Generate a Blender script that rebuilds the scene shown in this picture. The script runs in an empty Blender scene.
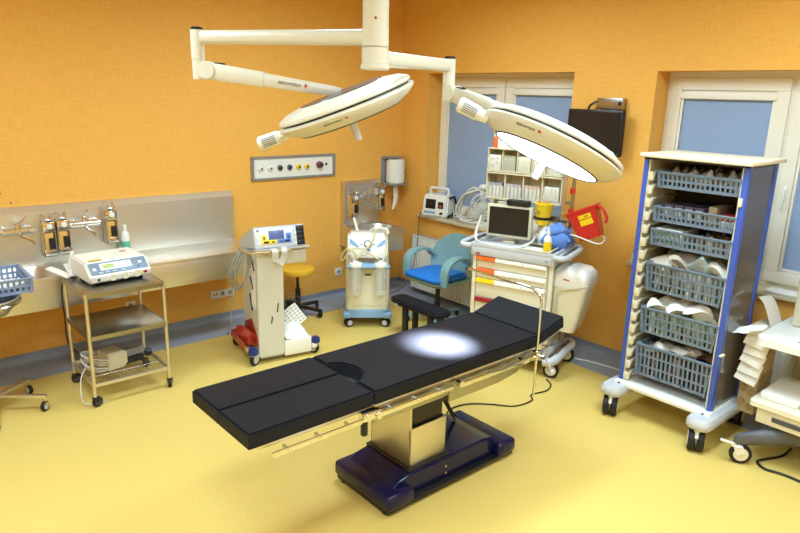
import bpy, bmesh, math, random
from mathutils import Vector, Matrix
random.seed(7)
PI = math.pi
sc = bpy.context.scene
col = sc.collection
R_ = math.radians

# ------------------------------------------------------------------ materials
def lin(h):
    h = h.lstrip('#')
    o = []
    for i in (0, 2, 4):
        v = int(h[i:i+2], 16) / 255
        o.append(v / 12.92 if v <= .04045 else ((v + .055) / 1.055) ** 2.4)
    return (*o, 1)

MATS = {}
def mat(name, hexc, rough=.5, metal=0, var=.06, scale=30, bump=0, spec=.5, coat=0, alpha=1, trans=0, emit=0, stretch=None):
    if name in MATS:
        return MATS[name]
    m = bpy.data.materials.new(name)
    m.use_nodes = True
    nt = m.node_tree
    b = nt.nodes['Principled BSDF']
    c = lin(hexc)
    b.inputs['Roughness'].default_value = rough
    b.inputs['Metallic'].default_value = metal
    b.inputs['Specular IOR Level'].default_value = spec
    b.inputs['Coat Weight'].default_value = coat
    b.inputs['Alpha'].default_value = alpha
    b.inputs['Transmission Weight'].default_value = trans
    tc = nt.nodes.new('ShaderNodeTexCoord')
    mp = nt.nodes.new('ShaderNodeMapping')
    nt.links.new(tc.outputs['Object'], mp.inputs['Vector'])
    if stretch:
        mp.inputs['Scale'].default_value = stretch
    nz = nt.nodes.new('ShaderNodeTexNoise')
    nz.inputs['Scale'].default_value = scale
    nz.inputs['Detail'].default_value = 3
    nt.links.new(mp.outputs['Vector'], nz.inputs['Vector'])
    mx = nt.nodes.new('ShaderNodeMix')
    mx.data_type = 'RGBA'
    mx.inputs[6].default_value = (*[v * (1 - var) for v in c[:3]], 1)
    mx.inputs[7].default_value = (*[min(1, v * (1 + var)) for v in c[:3]], 1)
    nt.links.new(nz.outputs['Fac'], mx.inputs[0])
    nt.links.new(mx.outputs[2], b.inputs['Base Color'])
    if bump:
        bp = nt.nodes.new('ShaderNodeBump')
        bp.inputs['Strength'].default_value = bump
        bp.inputs['Distance'].default_value = .002
        nt.links.new(nz.outputs['Fac'], bp.inputs['Height'])
        nt.links.new(bp.outputs['Normal'], b.inputs['Normal'])
    if emit:
        b.inputs['Emission Color'].default_value = c
        b.inputs['Emission Strength'].default_value = emit
    MATS[name] = m
    return m

def wall_mat():
    m = bpy.data.materials.new('woven_orange_wallpaper')
    m.use_nodes = True
    nt = m.node_tree
    b = nt.nodes['Principled BSDF']
    b.inputs['Roughness'].default_value = .62
    b.inputs['Specular IOR Level'].default_value = .3
    tc = nt.nodes.new('ShaderNodeTexCoord')
    def nz(sx, sy, sz, sca):
        mp = nt.nodes.new('ShaderNodeMapping')
        mp.inputs['Scale'].default_value = (sx, sy, sz)
        nt.links.new(tc.outputs['Object'], mp.inputs['Vector'])
        n = nt.nodes.new('ShaderNodeTexNoise')
        n.inputs['Scale'].default_value = sca
        n.inputs['Detail'].default_value = 2
        nt.links.new(mp.outputs['Vector'], n.inputs['Vector'])
        return n
    v = nz(1, 1, .06, 150)
    h = nz(.05, .05, 1, 150)
    big = nz(1, 1, 1, .8)
    ad = nt.nodes.new('ShaderNodeMath'); ad.operation = 'ADD'
    nt.links.new(v.outputs['Fac'], ad.inputs[0]); nt.links.new(h.outputs['Fac'], ad.inputs[1])
    rp = nt.nodes.new('ShaderNodeValToRGB')
    hf = nt.nodes.new('ShaderNodeMath'); hf.operation = 'MULTIPLY'; hf.inputs[1].default_value = .5
    nt.links.new(ad.outputs[0], hf.inputs[0]); nt.links.new(hf.outputs[0], rp.inputs['Fac'])
    rp.color_ramp.elements[0].position = .36; rp.color_ramp.elements[0].color = lin(WALL_DK)
    rp.color_ramp.elements[1].position = .62; rp.color_ramp.elements[1].color = lin(WALL_LT)
    nt.links.new(rp.outputs['Color'], b.inputs['Base Color'])
    bp = nt.nodes.new('ShaderNodeBump'); bp.inputs['Strength'].default_value = .25; bp.inputs['Distance'].default_value = .001
    nt.links.new(hf.outputs[0], bp.inputs['Height']); nt.links.new(bp.outputs['Normal'], b.inputs['Normal'])
    return m

def floor_mat(name, a, bcol, sc1=160):
    m = bpy.data.materials.new(name)
    m.use_nodes = True
    nt = m.node_tree
    b = nt.nodes['Principled BSDF']
    b.inputs['Roughness'].default_value = .42
    b.inputs['Specular IOR Level'].default_value = .45
    tc = nt.nodes.new('ShaderNodeTexCoord')
    n = nt.nodes.new('ShaderNodeTexNoise'); n.inputs['Scale'].default_value = sc1; n.inputs['Detail'].default_value = 4
    n2 = nt.nodes.new('ShaderNodeTexNoise'); n2.inputs['Scale'].default_value = 6
    nt.links.new(tc.outputs['Object'], n.inputs['Vector']); nt.links.new(tc.outputs['Object'], n2.inputs['Vector'])
    rp = nt.nodes.new('ShaderNodeValToRGB')
    rp.color_ramp.elements[0].position = .35; rp.color_ramp.elements[0].color = lin(bcol)
    rp.color_ramp.elements[1].position = .62; rp.color_ramp.elements[1].color = lin(a)
    nt.links.new(n.outputs['Fac'], rp.inputs['Fac'])
    nt.links.new(rp.outputs['Color'], b.inputs['Base Color'])
    mr = nt.nodes.new('ShaderNodeMapRange'); mr.inputs[3].default_value = .36; mr.inputs[4].default_value = .5
    nt.links.new(n2.outputs['Fac'], mr.inputs[0]); nt.links.new(mr.outputs[0], b.inputs['Roughness'])
    return m

WALL_DK, WALL_LT = '#e9a948', '#f2b95c'
M_WALL = wall_mat()
M_FLOOR = floor_mat('yellow_vinyl', '#e0c676', '#d4b557')
M_BORDER = floor_mat('grey_vinyl', '#9aa3b2', '#868fa0')
M_CEIL = mat('ceiling_paint', '#efece2', .9, var=.02)
STEEL = mat('brushed_steel', '#dcd9d0', .4, 1, .06, 12, stretch=(1, 1, 20))
STEELD = mat('dull_steel', '#a8a59c', .3, 1, .06, 15)
CHROME = mat('chrome', '#dcdcda', .12, 1, .02)
WHITE = mat('white_plastic', '#ecebe4', .35, var=.02)
LAMPW = mat('lamp_enamel', '#dcd8c8', .32, var=.02)
CREAM = mat('cream_plastic', '#e3dcc2', .4, var=.03)
BEIGE = mat('beige_plastic', '#cfc7ad', .45, var=.03)
LGREY = mat('light_grey_plastic', '#c3c6cb', .4, var=.03)
MGREY = mat('mid_grey', '#8a8d90', .45, var=.04)
DGREY = mat('dark_grey', '#4a4d52', .45, var=.05)
BLACK = mat('black_plastic', '#141416', .4, var=.1)
PAD = mat('black_vinyl_pad', '#191b22', .55, var=.12, scale=60, bump=.05, spec=.17)
NAVY = mat('navy_enamel', '#0d0f3a', .2, var=.05, spec=.4)
NAVYP = mat('navy_plastic', '#1d2f74', .35, var=.05)
BLUEP = mat('blue_frame_paint', '#3d58b4', .35, var=.04)
BASKB = mat('grey_blue_plastic', '#6f7f92', .45, var=.05)
BASKL = mat('pale_blue_plastic', '#8394b4', .45, var=.05)
TEAL = mat('teal_plastic', '#7fa9ae', .35, var=.04, coat=.2)
CUSH = mat('blue_fabric', '#1e78d2', .85, var=.1, scale=150, bump=.2)
SUCB = mat('sky_blue_plastic', '#7fa4c6', .35, var=.03)
YELV = mat('yellow_vinyl_seat', '#e0b032', .4, var=.04)
YELP = mat('yellow_plastic', '#f2cf1b', .35, var=.03)
ORANGE = mat('orange_plastic', '#ee6a24', .4, var=.03)
RED = mat('red_plastic', '#d02a1c', .35, var=.05)
DRED = mat('dark_red_label', '#8e1620', .45, var=.05)
REDBAG = mat('red_bag_film', '#a02c1c', .3, var=.2, scale=40, bump=.4)
PAPER = mat('white_paper', '#f0eee8', .8, var=.03)
PAPERG = mat('grey_card', '#b9b2a6', .8, var=.05)
GREEN = mat('green_plastic', '#3aa845', .4, var=.05)
LBLUE = mat('light_blue_wrap', '#a9c4da', .6, var=.1, bump=.2)
BLUEC = mat('blue_cloth', '#5f86cf', .8, var=.15, scale=40, bump=.3)
SCREEN = mat('dark_screen', '#191a1d', .25, var=.03, spec=.5)
SCRBLUE = mat('blue_lcd', '#5a68a0', .25, var=.05)
SCRGREEN = mat('green_lcd', '#a8c070', .3, var=.05)
PURPLE = mat('dark_mauve_panel', '#4c4048', .3, var=.05, coat=.3)
BLIND = mat('blue_grey_blind', '#93a8cb', .9, var=.03, scale=200)
PVC = mat('window_pvc', '#efe9da', .35, var=.02)
STONE = mat('sill_stone', '#d8cba8', .35, var=.12, scale=25)
RUBBER = mat('black_rubber', '#101012', .6, var=.1)
CLEAR = mat('clear_plastic', '#f0f0ea', .1, alpha=.28, var=.01)
GLASSM = mat('window_glass', '#eef3f5', .02, trans=1, var=0)
TUBEY = mat('ivory_tube', '#dccf9c', .4, var=.05)
CABW = mat('white_cable', '#d8d6cf', .5, var=.03)
CABG = mat('grey_cable', '#8d8c88', .5, var=.03)
SIDEP = mat('smoky_side_panel', '#5f5852', .06, var=.03, spec=.6)
POUCH = mat('sterile_pouch', '#e6e2d6', .45, var=.12, scale=30, bump=.5)
POUCHB = mat('blue_white_pouch', '#c3d6df', .45, var=.15, scale=30, bump=.5)
POUCHP = mat('pink_brown_pouch', '#8a6a62', .4, var=.3, scale=25, bump=.5)
BROWN = mat('brown_cardboard', '#9a8260', .8, var=.08)
RAIL = mat('ivory_rail', '#d9d0b4', .5, var=.05)
LAMPGLOW = mat('lamp_diffuser_lit', '#f4f8ff', .3, emit=5.0, var=0)
LENS = mat('lamp_diffuser_off', '#d9dcd8', .15, var=.02)
PINK = mat('pink_plastic', '#e0887c', .4, var=.05)
SYB = mat('blue_cap', '#2c4f9a', .4, var=.05)

# ------------------------------------------------------------------ geometry
def catmull(pts, n=6, closed=False):
    P = [Vector(p) for p in pts]
    out = []
    N = len(P)
    rng = range(N) if closed else range(N - 1)
    for i in rng:
        p1, p2 = P[i], P[(i + 1) % N]
        p0 = P[(i - 1) % N] if (closed or i > 0) else p1 * 2 - p2
        p3 = P[(i + 2) % N] if (closed or i < N - 2) else p2 * 2 - p1
        for k in range(n):
            t = k / n
            out.append(.5 * ((2 * p1) + (p2 - p0) * t + (2 * p0 - 5 * p1 + 4 * p2 - p3) * t * t + (3 * p1 - p0 - 3 * p2 + p3) * t ** 3))
    if not closed:
        out.append(P[-1])
    return out

def rrect(cx, cy, w, d, r, n=5):
    o = []
    for (sx, sy, a0) in ((1, 1, 0), (-1, 1, 90), (-1, -1, 180), (1, -1, 270)):
        for k in range(n):
            a = R_(a0 + 90 * k / (n - 1))
            o.append((cx + sx * (w / 2 - r) + r * math.cos(a), cy + sy * (d / 2 - r) + r * math.sin(a)))
    return o

ROOT = {}
def top(o):
    while o.parent:
        o = o.parent
    return o

class MB:
    def __init__(s):
        s.bm = bmesh.new()
    def _xf(s, vs, c, rot):
        m = Matrix.Translation(Vector(c)) @ (rot.to_4x4() if rot else Matrix.Identity(4))
        bmesh.ops.transform(s.bm, matrix=m, verts=vs)
    def box(s, c, d, b=0, seg=2, rot=None, taper=None):
        r = bmesh.ops.create_cube(s.bm, size=1)
        vs = r['verts']
        for v in vs:
            tx = ty = 1
            if taper and v.co.z < 0:
                tx = ty = taper
            v.co = Vector((v.co.x * d[0] * tx, v.co.y * d[1] * ty, v.co.z * d[2]))
        if b:
            b = min(b, min(d) * .49)
            es = list({e for v in vs for e in v.link_edges})
            r2 = bmesh.ops.bevel(s.bm, geom=es, offset=b, segments=seg, affect='EDGES', profile=.5)
            vs = list({v for f in r2['faces'] for v in f.verts} | {v for v in vs if v.is_valid})
        s._xf(vs, c, rot)
        return s
    def bx(s, x0, y0, z0, x1, y1, z1, b=0, seg=2):
        return s.box(((x0 + x1) / 2, (y0 + y1) / 2, (z0 + z1) / 2), (abs(x1 - x0), abs(y1 - y0), abs(z1 - z0)), b, seg)
    def bar(s, p0, p1, w, t, b=0, up=(0, 0, 1)):
        p0, p1 = Vector(p0), Vector(p1)
        d = p1 - p0
        x = d.normalized()
        u = Vector(up)
        y = u.cross(x)
        if y.length < 1e-5:
            y = Vector((0, 1, 0)).cross(x)
        y.normalize()
        z = x.cross(y)
        return s.box((p0 + p1) / 2, (d.length, w, t), b, rot=Matrix((x, y, z)).transposed())
    def cyl(s, p0, p1, r, r2=None, n=18, b=0):
        p0, p1 = Vector(p0), Vector(p1)
        d = p1 - p0
        rr = bmesh.ops.create_cone(s.bm, cap_ends=True, segments=n, radius1=r, radius2=r if r2 is None else r2, depth=d.length)
        vs = rr['verts']
        if b:
            es = [e for e in {e for v in vs for e in v.link_edges} if any(len(f.verts) > 4 for f in e.link_faces)]
            r3 = bmesh.ops.bevel(s.bm, geom=es, offset=b, segments=2, affect='EDGES')
            vs = list({v for f in r3['faces'] for v in f.verts} | {v for v in vs if v.is_valid})
        q = Vector((0, 0, 1)).rotation_difference(d.normalized()).to_matrix()
        s._xf(vs, (p0 + p1) / 2, q)
        return s
    def loft(s, loops, cap0=True, cap1=True, close=True):
        L = [[s.bm.verts.new(Vector(p)) for p in lp] for lp in loops]
        n = len(L[0])
        for a, b in zip(L, L[1:]):
            for i in range(n if close else n - 1):
                j = (i + 1) % n
                s.bm.faces.new((a[i], a[j], b[j], b[i]))
        if cap0:
            s.bm.faces.new(list(reversed(L[0])))
        if cap1:
            s.bm.faces.new(L[-1])
        return s
    def tube(s, pts, r, n=8, sm=6, closed=False, r2=None):
        P = catmull(pts, sm, closed) if sm else [Vector(p) for p in pts]
        N = len(P)
        loops = []
        nrm = None
        for i, p in enumerate(P):
            if closed:
                t = (P[(i + 1) % N] - P[i - 1])
            else:
                t = P[min(i + 1, N - 1)] - P[max(i - 1, 0)]
            if t.length < 1e-9:
                t = Vector((0, 0, 1))
            t.normalize()
            if nrm is None:
                nrm = t.orthogonal().normalized()
            nrm = (nrm - t * nrm.dot(t))
            if nrm.length < 1e-6:
                nrm = t.orthogonal()
            nrm.normalize()
            bn = t.cross(nrm)
            rr = r if r2 is None else r + (r2 - r) * i / (N - 1)
            loops.append([p + nrm * rr * math.cos(2 * PI * k / n) + bn * rr * math.sin(2 * PI * k / n) for k in range(n)])
        if closed:
            loops.append(loops[0])
            return s.loft(loops, False, False)
        return s.loft(loops)
    def sweep(s, pts, w, t, up=(0, 0, 1), sm=5):
        P = catmull(pts, sm)
        loops = []
        for i, p in enumerate(P):
            d = (P[min(i + 1, len(P) - 1)] - P[max(i - 1, 0)]).normalized()
            y = Vector(up).cross(d)
            y.normalize()
            z = d.cross(y)
            c = .7
            loops.append([p + y * (w / 2 * a) + z * (t / 2 * b) for a, b in ((1, c), (c, 1), (-c, 1), (-1, c), (-1, -c), (-c, -1), (c, -1), (1, -c))])
        return s.loft(loops)
    def lathe(s, prof, c=(0, 0, 0), n=28, rot=None, ring=False):
        c = Vector(c)
        loops = []
        for (r, z) in prof:
            lp = []
            for k in range(n):
                v = Vector((max(r, 1e-4) * math.cos(2 * PI * k / n), max(r, 1e-4) * math.sin(2 * PI * k / n), z))
                if rot:
                    v = rot @ v
                lp.append(c + v)
            loops.append(lp)
        if ring:
            return s.loft(loops + [loops[0]], False, False)
        return s.loft(loops)
    def prism(s, poly, axis, a, b, bev=0, seg=2):
        def mk(u, v, w):
            return {'x': (w, u, v), 'y': (u, w, v), 'z': (u, v, w)}[axis]
        v0 = [s.bm.verts.new(mk(u, v, a)) for u, v in poly]
        v1 = [s.bm.verts.new(mk(u, v, b)) for u, v in poly]
        n = len(poly)
        fs = [s.bm.faces.new(list(reversed(v0))), s.bm.faces.new(v1)]
        for i in range(n):
            j = (i + 1) % n
            fs.append(s.bm.faces.new((v0[i], v0[j], v1[j], v1[i])))
        bmesh.ops.recalc_face_normals(s.bm, faces=fs)
        if bev:
            es = list({e for f in fs[:2] for e in f.edges})
            bmesh.ops.bevel(s.bm, geom=es, offset=bev, segments=seg, affect='EDGES')
        return s
    def sphere(s, c, r, sc3=(1, 1, 1), u=16, v=10):
        rr = bmesh.ops.create_uvsphere(s.bm, u_segments=u, v_segments=v, radius=r)
        for q in rr['verts']:
            q.co = Vector((q.co.x * sc3[0], q.co.y * sc3[1], q.co.z * sc3[2]))
        s._xf(rr['verts'], c, None)
        return s
    def pillow(s, c, d, amp=.3, seed=0, rot=None, n=7):
        rnd = random.Random(seed)
        ph = [rnd.uniform(0, 6.3) for _ in range(6)]
        grid = {}
        vs = []
        for side in (1, -1):
            for i in range(n):
                for j in range(n):
                    u, v = i / (n - 1) * 2 - 1, j / (n - 1) * 2 - 1
                    edge = i in (0, n - 1) or j in (0, n - 1)
                    if side == -1 and edge:
                        grid[(side, i, j)] = grid[(1, i, j)]
                        continue
                    h = (1 - u * u) ** .5 * (1 - v * v) ** .5
                    wob = amp * (math.sin(3 * u + ph[0]) * math.cos(2.5 * v + ph[1]) + .6 * math.sin(5 * v + ph[2] + 2 * u))
                    z = side * h * .5 * (1 + .35 * math.sin(4 * u + ph[3]) * math.sin(4 * v + ph[4])) + wob * .5
                    q = s.bm.verts.new((u * d[0] / 2 * (1 + .06 * math.sin(3 * v + ph[5])), v * d[1] / 2, z * d[2]))
                    grid[(side, i, j)] = q
                    vs.append(q)
        for side in (1, -1):
            for i in range(n - 1):
                for j in range(n - 1):
                    f = [grid[(side, i, j)], grid[(side, i + 1, j)], grid[(side, i + 1, j + 1)], grid[(side, i, j + 1)]]
                    if side == -1:
                        f.reverse()
                    s.bm.faces.new(f)
        s._xf(vs, c, rot)
        return s
    def build(s, name, m, parent=None, world=False, smooth=38, M=None, rn=True):
        if rn:
            bmesh.ops.recalc_face_normals(s.bm, faces=s.bm.faces[:])
        if M is not None:
            s.bm.transform(M)
        if world and parent is not None:
            s.bm.transform(ROOT[top(parent).name].inverted())
        me = bpy.data.meshes.new(name)
        s.bm.to_mesh(me)
        s.bm.free()
        me.polygons.foreach_set('use_smooth', [True] * len(me.polygons))
        me.set_sharp_from_angle(angle=R_(smooth))
        me.materials.append(m)
        o = bpy.data.objects.new(name, me)
        col.objects.link(o)
        if parent is not None:
            o.parent = parent
        else:
            ROOT[o.name] = Matrix.Identity(4)
        return o

def thing(name, label, cat, loc=(0, 0, 0), rz=0, group=None, rot=None):
    o = bpy.data.objects.new(name, None)
    o.empty_display_size = .05
    col.objects.link(o)
    o.location = loc
    if rot is not None:
        o.rotation_euler = rot.to_euler()
        ROOT[o.name] = Matrix.Translation(loc) @ rot.to_4x4()
    else:
        o.rotation_euler = (0, 0, R_(rz))
        ROOT[o.name] = Matrix.Translation(loc) @ Matrix.Rotation(R_(rz), 4, 'Z')
    o['label'] = label
    o['category'] = cat
    if group:
        o['group'] = group
    return o

def recentre(o):
    me = o.data
    lo = [min(v.co[i] for v in me.vertices) for i in range(3)]
    hi = [max(v.co[i] for v in me.vertices) for i in range(3)]
    c = Vector(((lo[0] + hi[0]) / 2, (lo[1] + hi[1]) / 2, lo[2]))
    me.transform(Matrix.Translation(-c))
    return c

def solo(mb, name, m, label, cat, group=None, loc=(0, 0, 0), rz=0, smooth=38):
    o = mb.build(name, m, smooth=smooth)
    c = recentre(o)
    Rm = Matrix.Rotation(R_(rz), 4, 'Z')
    o.location = Vector(loc) + Rm @ c
    o.rotation_euler = (0, 0, R_(rz))
    ROOT[o.name] = Matrix.Translation(o.location) @ Rm
    o['label'] = label
    o['category'] = cat
    if group:
        o['group'] = group
    return o

def struct(mb, name, m, parent=None, **k):
    o = mb.build(name, m, parent, **k)
    if parent is None:
        o['kind'] = 'structure'
    return o

def copy_thing(src, loc, rz=None, label=None):
    r = src.copy(); col.objects.link(r)
    r.location = loc
    if rz is not None:
        r.rotation_euler = (0, 0, R_(rz))
    if label:
        r['label'] = label
    for ch in src.children:
        c = ch.copy(); col.objects.link(c); c.parent = r
        for g in ch.children:
            d = g.copy(); col.objects.link(d); d.parent = c
    return r

def text(s, size, m, parent, M, name='lettering', ext=.0006):
    cu = bpy.data.curves.new(name, 'FONT')
    cu.body = s
    cu.size = size
    cu.extrude = ext
    cu.align_x = 'CENTER'
    cu.align_y = 'CENTER'
    t = bpy.data.objects.new(name, cu)
    col.objects.link(t)
    bpy.context.view_layer.update()
    me = bpy.data.meshes.new_from_object(t.evaluated_get(bpy.context.evaluated_depsgraph_get()))
    bpy.data.objects.remove(t)
    me.transform(M)
    me.materials.clear()
    me.materials.append(m)
    o = bpy.data.objects.new(name, me)
    col.objects.link(o)
    o.parent = parent
    return o

def frame(o, x, y):
    """matrix whose local XY plane has these axes at origin o"""
    x = Vector(x).normalized(); y = Vector(y); z = x.cross(y).normalized(); y = z.cross(x)
    m = Matrix((x, y, z)).transposed().to_4x4()
    m.translation = Vector(o)
    return m

FRONT = lambda o: frame(o, (1, 0, 0), (0, 0, 1))      # a face that looks along local -Y

def caster(parent, x, y, r=.05, w=.03, ang=0, top_z=None, tyre=RUBBER, hub=CREAM, yoke=MGREY, twin=False, name='caster'):
    """yoke with its wheel(s) as sub-parts"""
    a = R_(ang)
    d = Vector((math.cos(a), math.sin(a), 0)); n = Vector((-d.y, d.x, 0))
    c = Vector((x, y, r)) - d * r * .35
    tz = top_z or r * 2.5
    mb = MB()
    mb.cyl((x, y, r * 1.75), (x, y, tz), r * .25)
    ww = w * (1.1 if twin else 1.0)
    if twin:
        mb.bar(c + Vector((0, 0, r * .0)) - d * r * .2, Vector((x, y, r * 1.9)) + d * .2 * r, w * .5, r * 1.1, .004)
    else:
        for sg in (1, -1):
            mb.bar(c + n * sg * w * .72, Vector((x, y, r * 1.8)) + n * sg * w * .72, r * .8, w * .18, .002, up=n)
        mb.box((x, y, r * 1.8), (r * .9, w * 1.7 if abs(math.sin(a)) < .7 else r * .9, r * .25), .003)
    yk = mb.build(name, yoke, parent)
    offs = (w * .62, -w * .62) if twin else (0,)
    for k in offs:
        cc = c + n * k
        t = MB().lathe([(r * .55, -w * .5), (r * .9, -w * .5), (r, -w * .3), (r, w * .3), (r * .9, w * .5), (r * .55, w * .5)], cc, 22, rot=Vector((0, 0, 1)).rotation_difference(n).to_matrix()).build('tyre', tyre, yk)
        MB().cyl(cc - n * w * .53, cc + n * w * .53, r * .72, n=20, b=.003).build('wheel_hub', hub, yk)
    return yk

def lattice(mb, p0, p1, z0, z1, n, rows, t=.006, rim=.02, lean=0, inw=(0, 0)):
    """one perforated basket side: rims, mid rails and n uprights from p0 to p1"""
    p0, p1 = Vector((*p0, 0)), Vector((*p1, 0))
    iw = Vector((*inw, 0))
    def at(f, z):
        k = (z1 - z) / (z1 - z0)
        q = p0.lerp(p1, f) + iw * k
        q.z = z
        return q
    up = iw.normalized() if iw.length else Vector((p1 - p0).cross(Vector((0, 0, 1))))
    mb.bar(at(0, z1 - .006), at(1, z1 - .006), .012, t * 2.4)
    mb.bar(at(0, z0 + rim / 2), at(1, z0 + rim / 2), rim, t, up=up)
    for r in range(1, rows):
        z = z0 + (z1 - z0) * r / rows
        mb.bar(at(0, z), at(1, z), .0135, t, up=up)
    for i in range(n + 1):
        f = i / n
        mb.bar(at(f, z0 + .002), at(f, z1 - .006), .0135 if 0 < i < n else .02, t, up=up)

def basket_mesh(w, d, h, nx, ny, rows, inset=.02):
    """perforated tray, local: x width, y depth, z 0..h, centred"""
    mb = MB()
    x, y = w / 2, d / 2
    lattice(mb, (-x, -y), (x, -y), 0, h, nx, rows, inw=(0, inset))
    lattice(mb, (x, y), (-x, y), 0, h, nx, rows, inw=(0, -inset))
    lattice(mb, (x, -y), (x, y), 0, h, ny, rows, inw=(-inset, 0))
    lattice(mb, (-x, y), (-x, -y), 0, h, ny, rows, inw=(inset, 0))
    return mb
EXPO = 0.0
SPREAD = 165
CEIL_LIGHTS = [(-1.8, -1.9, 53), (-4.5, -2.0, 48), (-1.8, -4.2, 58), (-4.6, -4.3, 64), (-1.8, -6.6, 46), (-4.6, -6.6, 58)]
SPOT_E = 7000
# ------------------------------------------------------------------ camera
CAM = Vector((-4.748737, -5.461855, 2.1))
yaw, pit, rol = .718242969, .257624998, .0273349807
fw = Vector((math.sin(yaw) * math.cos(pit), math.cos(yaw) * math.cos(pit), -math.sin(pit)))
r0 = Vector((math.cos(yaw), -math.sin(yaw), 0)); u0 = r0.cross(fw)
CR = math.cos(rol) * r0 + math.sin(rol) * u0
CU = -math.sin(rol) * r0 + math.cos(rol) * u0
cam = bpy.data.cameras.new('camera'); cam.sensor_width = 36; cam.lens = 650.7592 / 800 * 36; cam.clip_start = .05
co = bpy.data.objects.new('camera', cam); col.objects.link(co)
mw = Matrix((CR, CU, -fw)).transposed().to_4x4(); mw.translation = CAM
co.matrix_world = mw
sc.camera = co

# ------------------------------------------------------------------ setting
X0, Y0, ZC = -7.2, -8.2, 3.2
WT = .28
struct(MB().bx(X0, Y0, -.1, 0, 0, 0), 'floor', M_FLOOR)
struct(MB().bx(X0, Y0, ZC, .3, .1, ZC + .1), 'ceiling', M_CEIL)
struct(MB().bx(X0, 0, -.1, WT, .15, ZC), 'wall_left', M_WALL)
ZS, ZH = .83, 2.323
YA, YB, YC, YD = -.389, -2.153, -2.882, -4.66
w = MB()
w.bx(0, Y0, -.1, WT, 0, ZS); w.bx(0, Y0, ZH, WT, 0, ZC)
w.bx(0, YA, ZS, WT, 0, ZH); w.bx(0, YC, ZS, WT, YB, ZH); w.bx(0, Y0, ZS, WT, YD, ZH)
struct(w, 'wall_right', M_WALL)
struct(MB().bx(X0, Y0 - .15, -.1, 0, Y0, ZC), 'wall_front', M_WALL)
struct(MB().bx(X0 - .15, Y0, -.1, X0, 0, ZC), 'wall_back', M_WALL)
# grey vinyl strip along both walls, turned up the wall in a cove
def cove(name, along):
    prof = [(.38, .0005), (.38, .003), (.075, .003)]
    for k in range(1, 8):
        a = R_(90 * k / 7)
        prof.append((.055 - .05 * math.sin(a) + .0, .003 + .055 - .055 * math.cos(a)) if k < 7 else (.005, .06))
    prof += [(.005, .075), (.0005, .075), (.0005, .0005)]
    L = []
    for e in (0, 1):
        lp = []
        for d, z in prof:
            if along == 'x':
                lp.append((X0 + .01 if e else -d, -d, z))
            else:
                lp.append((-d, Y0 + .01 if e else -d, z))
        L.append(lp)
    return MB().loft(L)
struct(cove('b', 'x'), 'baseboard_left', M_BORDER, smooth=50)
struct(cove('b', 'y'), 'baseboard_right', M_BORDER, smooth=50)

def window(name, ya, yb, mull, panes):
    """PVC window in the recess, frame plane at x = .2"""
    w = bpy.data.objects.new(name, None); col.objects.link(w)
    w.location = (.22, (ya + yb) / 2, ZS); w['kind'] = 'structure'
    ROOT[w.name] = Matrix.Translation(w.location)
    xf = .2
    f = MB()
    f.bx(xf, ya, ZH - .055, WT, yb, ZH); f.bx(xf, ya, ZS, WT, yb, ZS + .07)
    f.bx(xf, ya, ZS + .07, WT, ya - .05, ZH - .055); f.bx(xf, yb, ZS + .07, WT, yb + .05, ZH - .055)
    f.bx(xf, mull - .028, ZS + .07, WT, mull + .028, ZH - .055)
    f.build('window_frame', PVC, w, world=True)
    for (p0, p1) in panes:        # p0 > p1 in y : sash outer edges
        s = MB()
        zt, zb = ZH - .045, ZS + .055
        xs = xf - .022
        t = .085
        s.bx(xs, p0, zt - t, xf + .02, p1, zt, .006); s.bx(xs, p0, zb, xf + .02, p1, zb + t, .006)
        s.bx(xs, p0, zb + t, xf + .02, p0 - t, zt - t); s.bx(xs, p1 + t, zb + t, xf + .02, p1, zt - t)
        b = t - .0
        xi = xf - .005
        for (y0, y1, z0, z1) in ((p0 - t, p1 + t, zt - t - .02, zt - t), (p0 - t, p1 + t, zb + t, zb + t + .02)):
            s.bx(xi, y0, z0, xf + .03, y1, z1, .004)
        s.bx(xi, p0 - t, zb + t + .02, xf + .03, p0 - t - .02, zt - t - .02)
        s.bx(xi, p1 + t + .02, zb + t + .02, xf + .03, p1 + t, zt - t - .02)
        so = s.build('sash', PVC, w, world=True)
        MB().bx(xf - .03, p0 - t + .012, zt - t - .065, xf + .006, p1 + t - .012, zt - t - .012, .01).build('blind_cassette', PVC, so, world=True)
        g = MB()
        for (a, c) in ((p0 - t - .002, p0 - t - .02), (p1 + t + .02, p1 + t + .002)):
            g.bx(xf - .014, a, zb + t, xf + .004, c, zt - t - .05, .003)
        g.build('blind_guide', PVC, so, world=True)
        MB().bx(xf + .006, p0 - t - .012, zb + t - .005, xf + .009, p1 + t + .012, zt - t - .03).build('roller_blind', BLIND, so, world=True)
        MB().bx(xf + .03, p0 - t - .005, zb + t - .01, xf + .04, p1 + t + .005, zt - t + .01).build('glass_pane', GLASSM, so, world=True)
    hy = mull + .06 * (1 if name == 'window_1' else -1)
    h = MB().bx(xf - .034, hy - .014, 1.47, xf - .02, hy + .014, 1.56, .004)
    h.bar((xf - .045, hy, 1.535), (xf - .045, hy, 1.41), .02, .014, .005)
    h.cyl((xf - .05, hy, 1.535), (xf - .02, hy, 1.535), .009)
    h.build('window_handle', WHITE, w, world=True)
    return w
window('window_1', YA, YB, -1.275, [(YA - .03, -1.262), (-1.288, YB + .03)])
window('window_2', YC, YD, -3.765, [(YC - .03, -3.752), (-3.778, YD + .03)])
struct(MB().bx(-.045, YA + .055, ZS, .2, YB - .05, ZS + .032, .006), 'trim_1', STONE)
struct(MB().bx(-.045, YC + .05, ZS, .2, YD - .05, ZS + .032, .006), 'trim_2', STONE)

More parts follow.
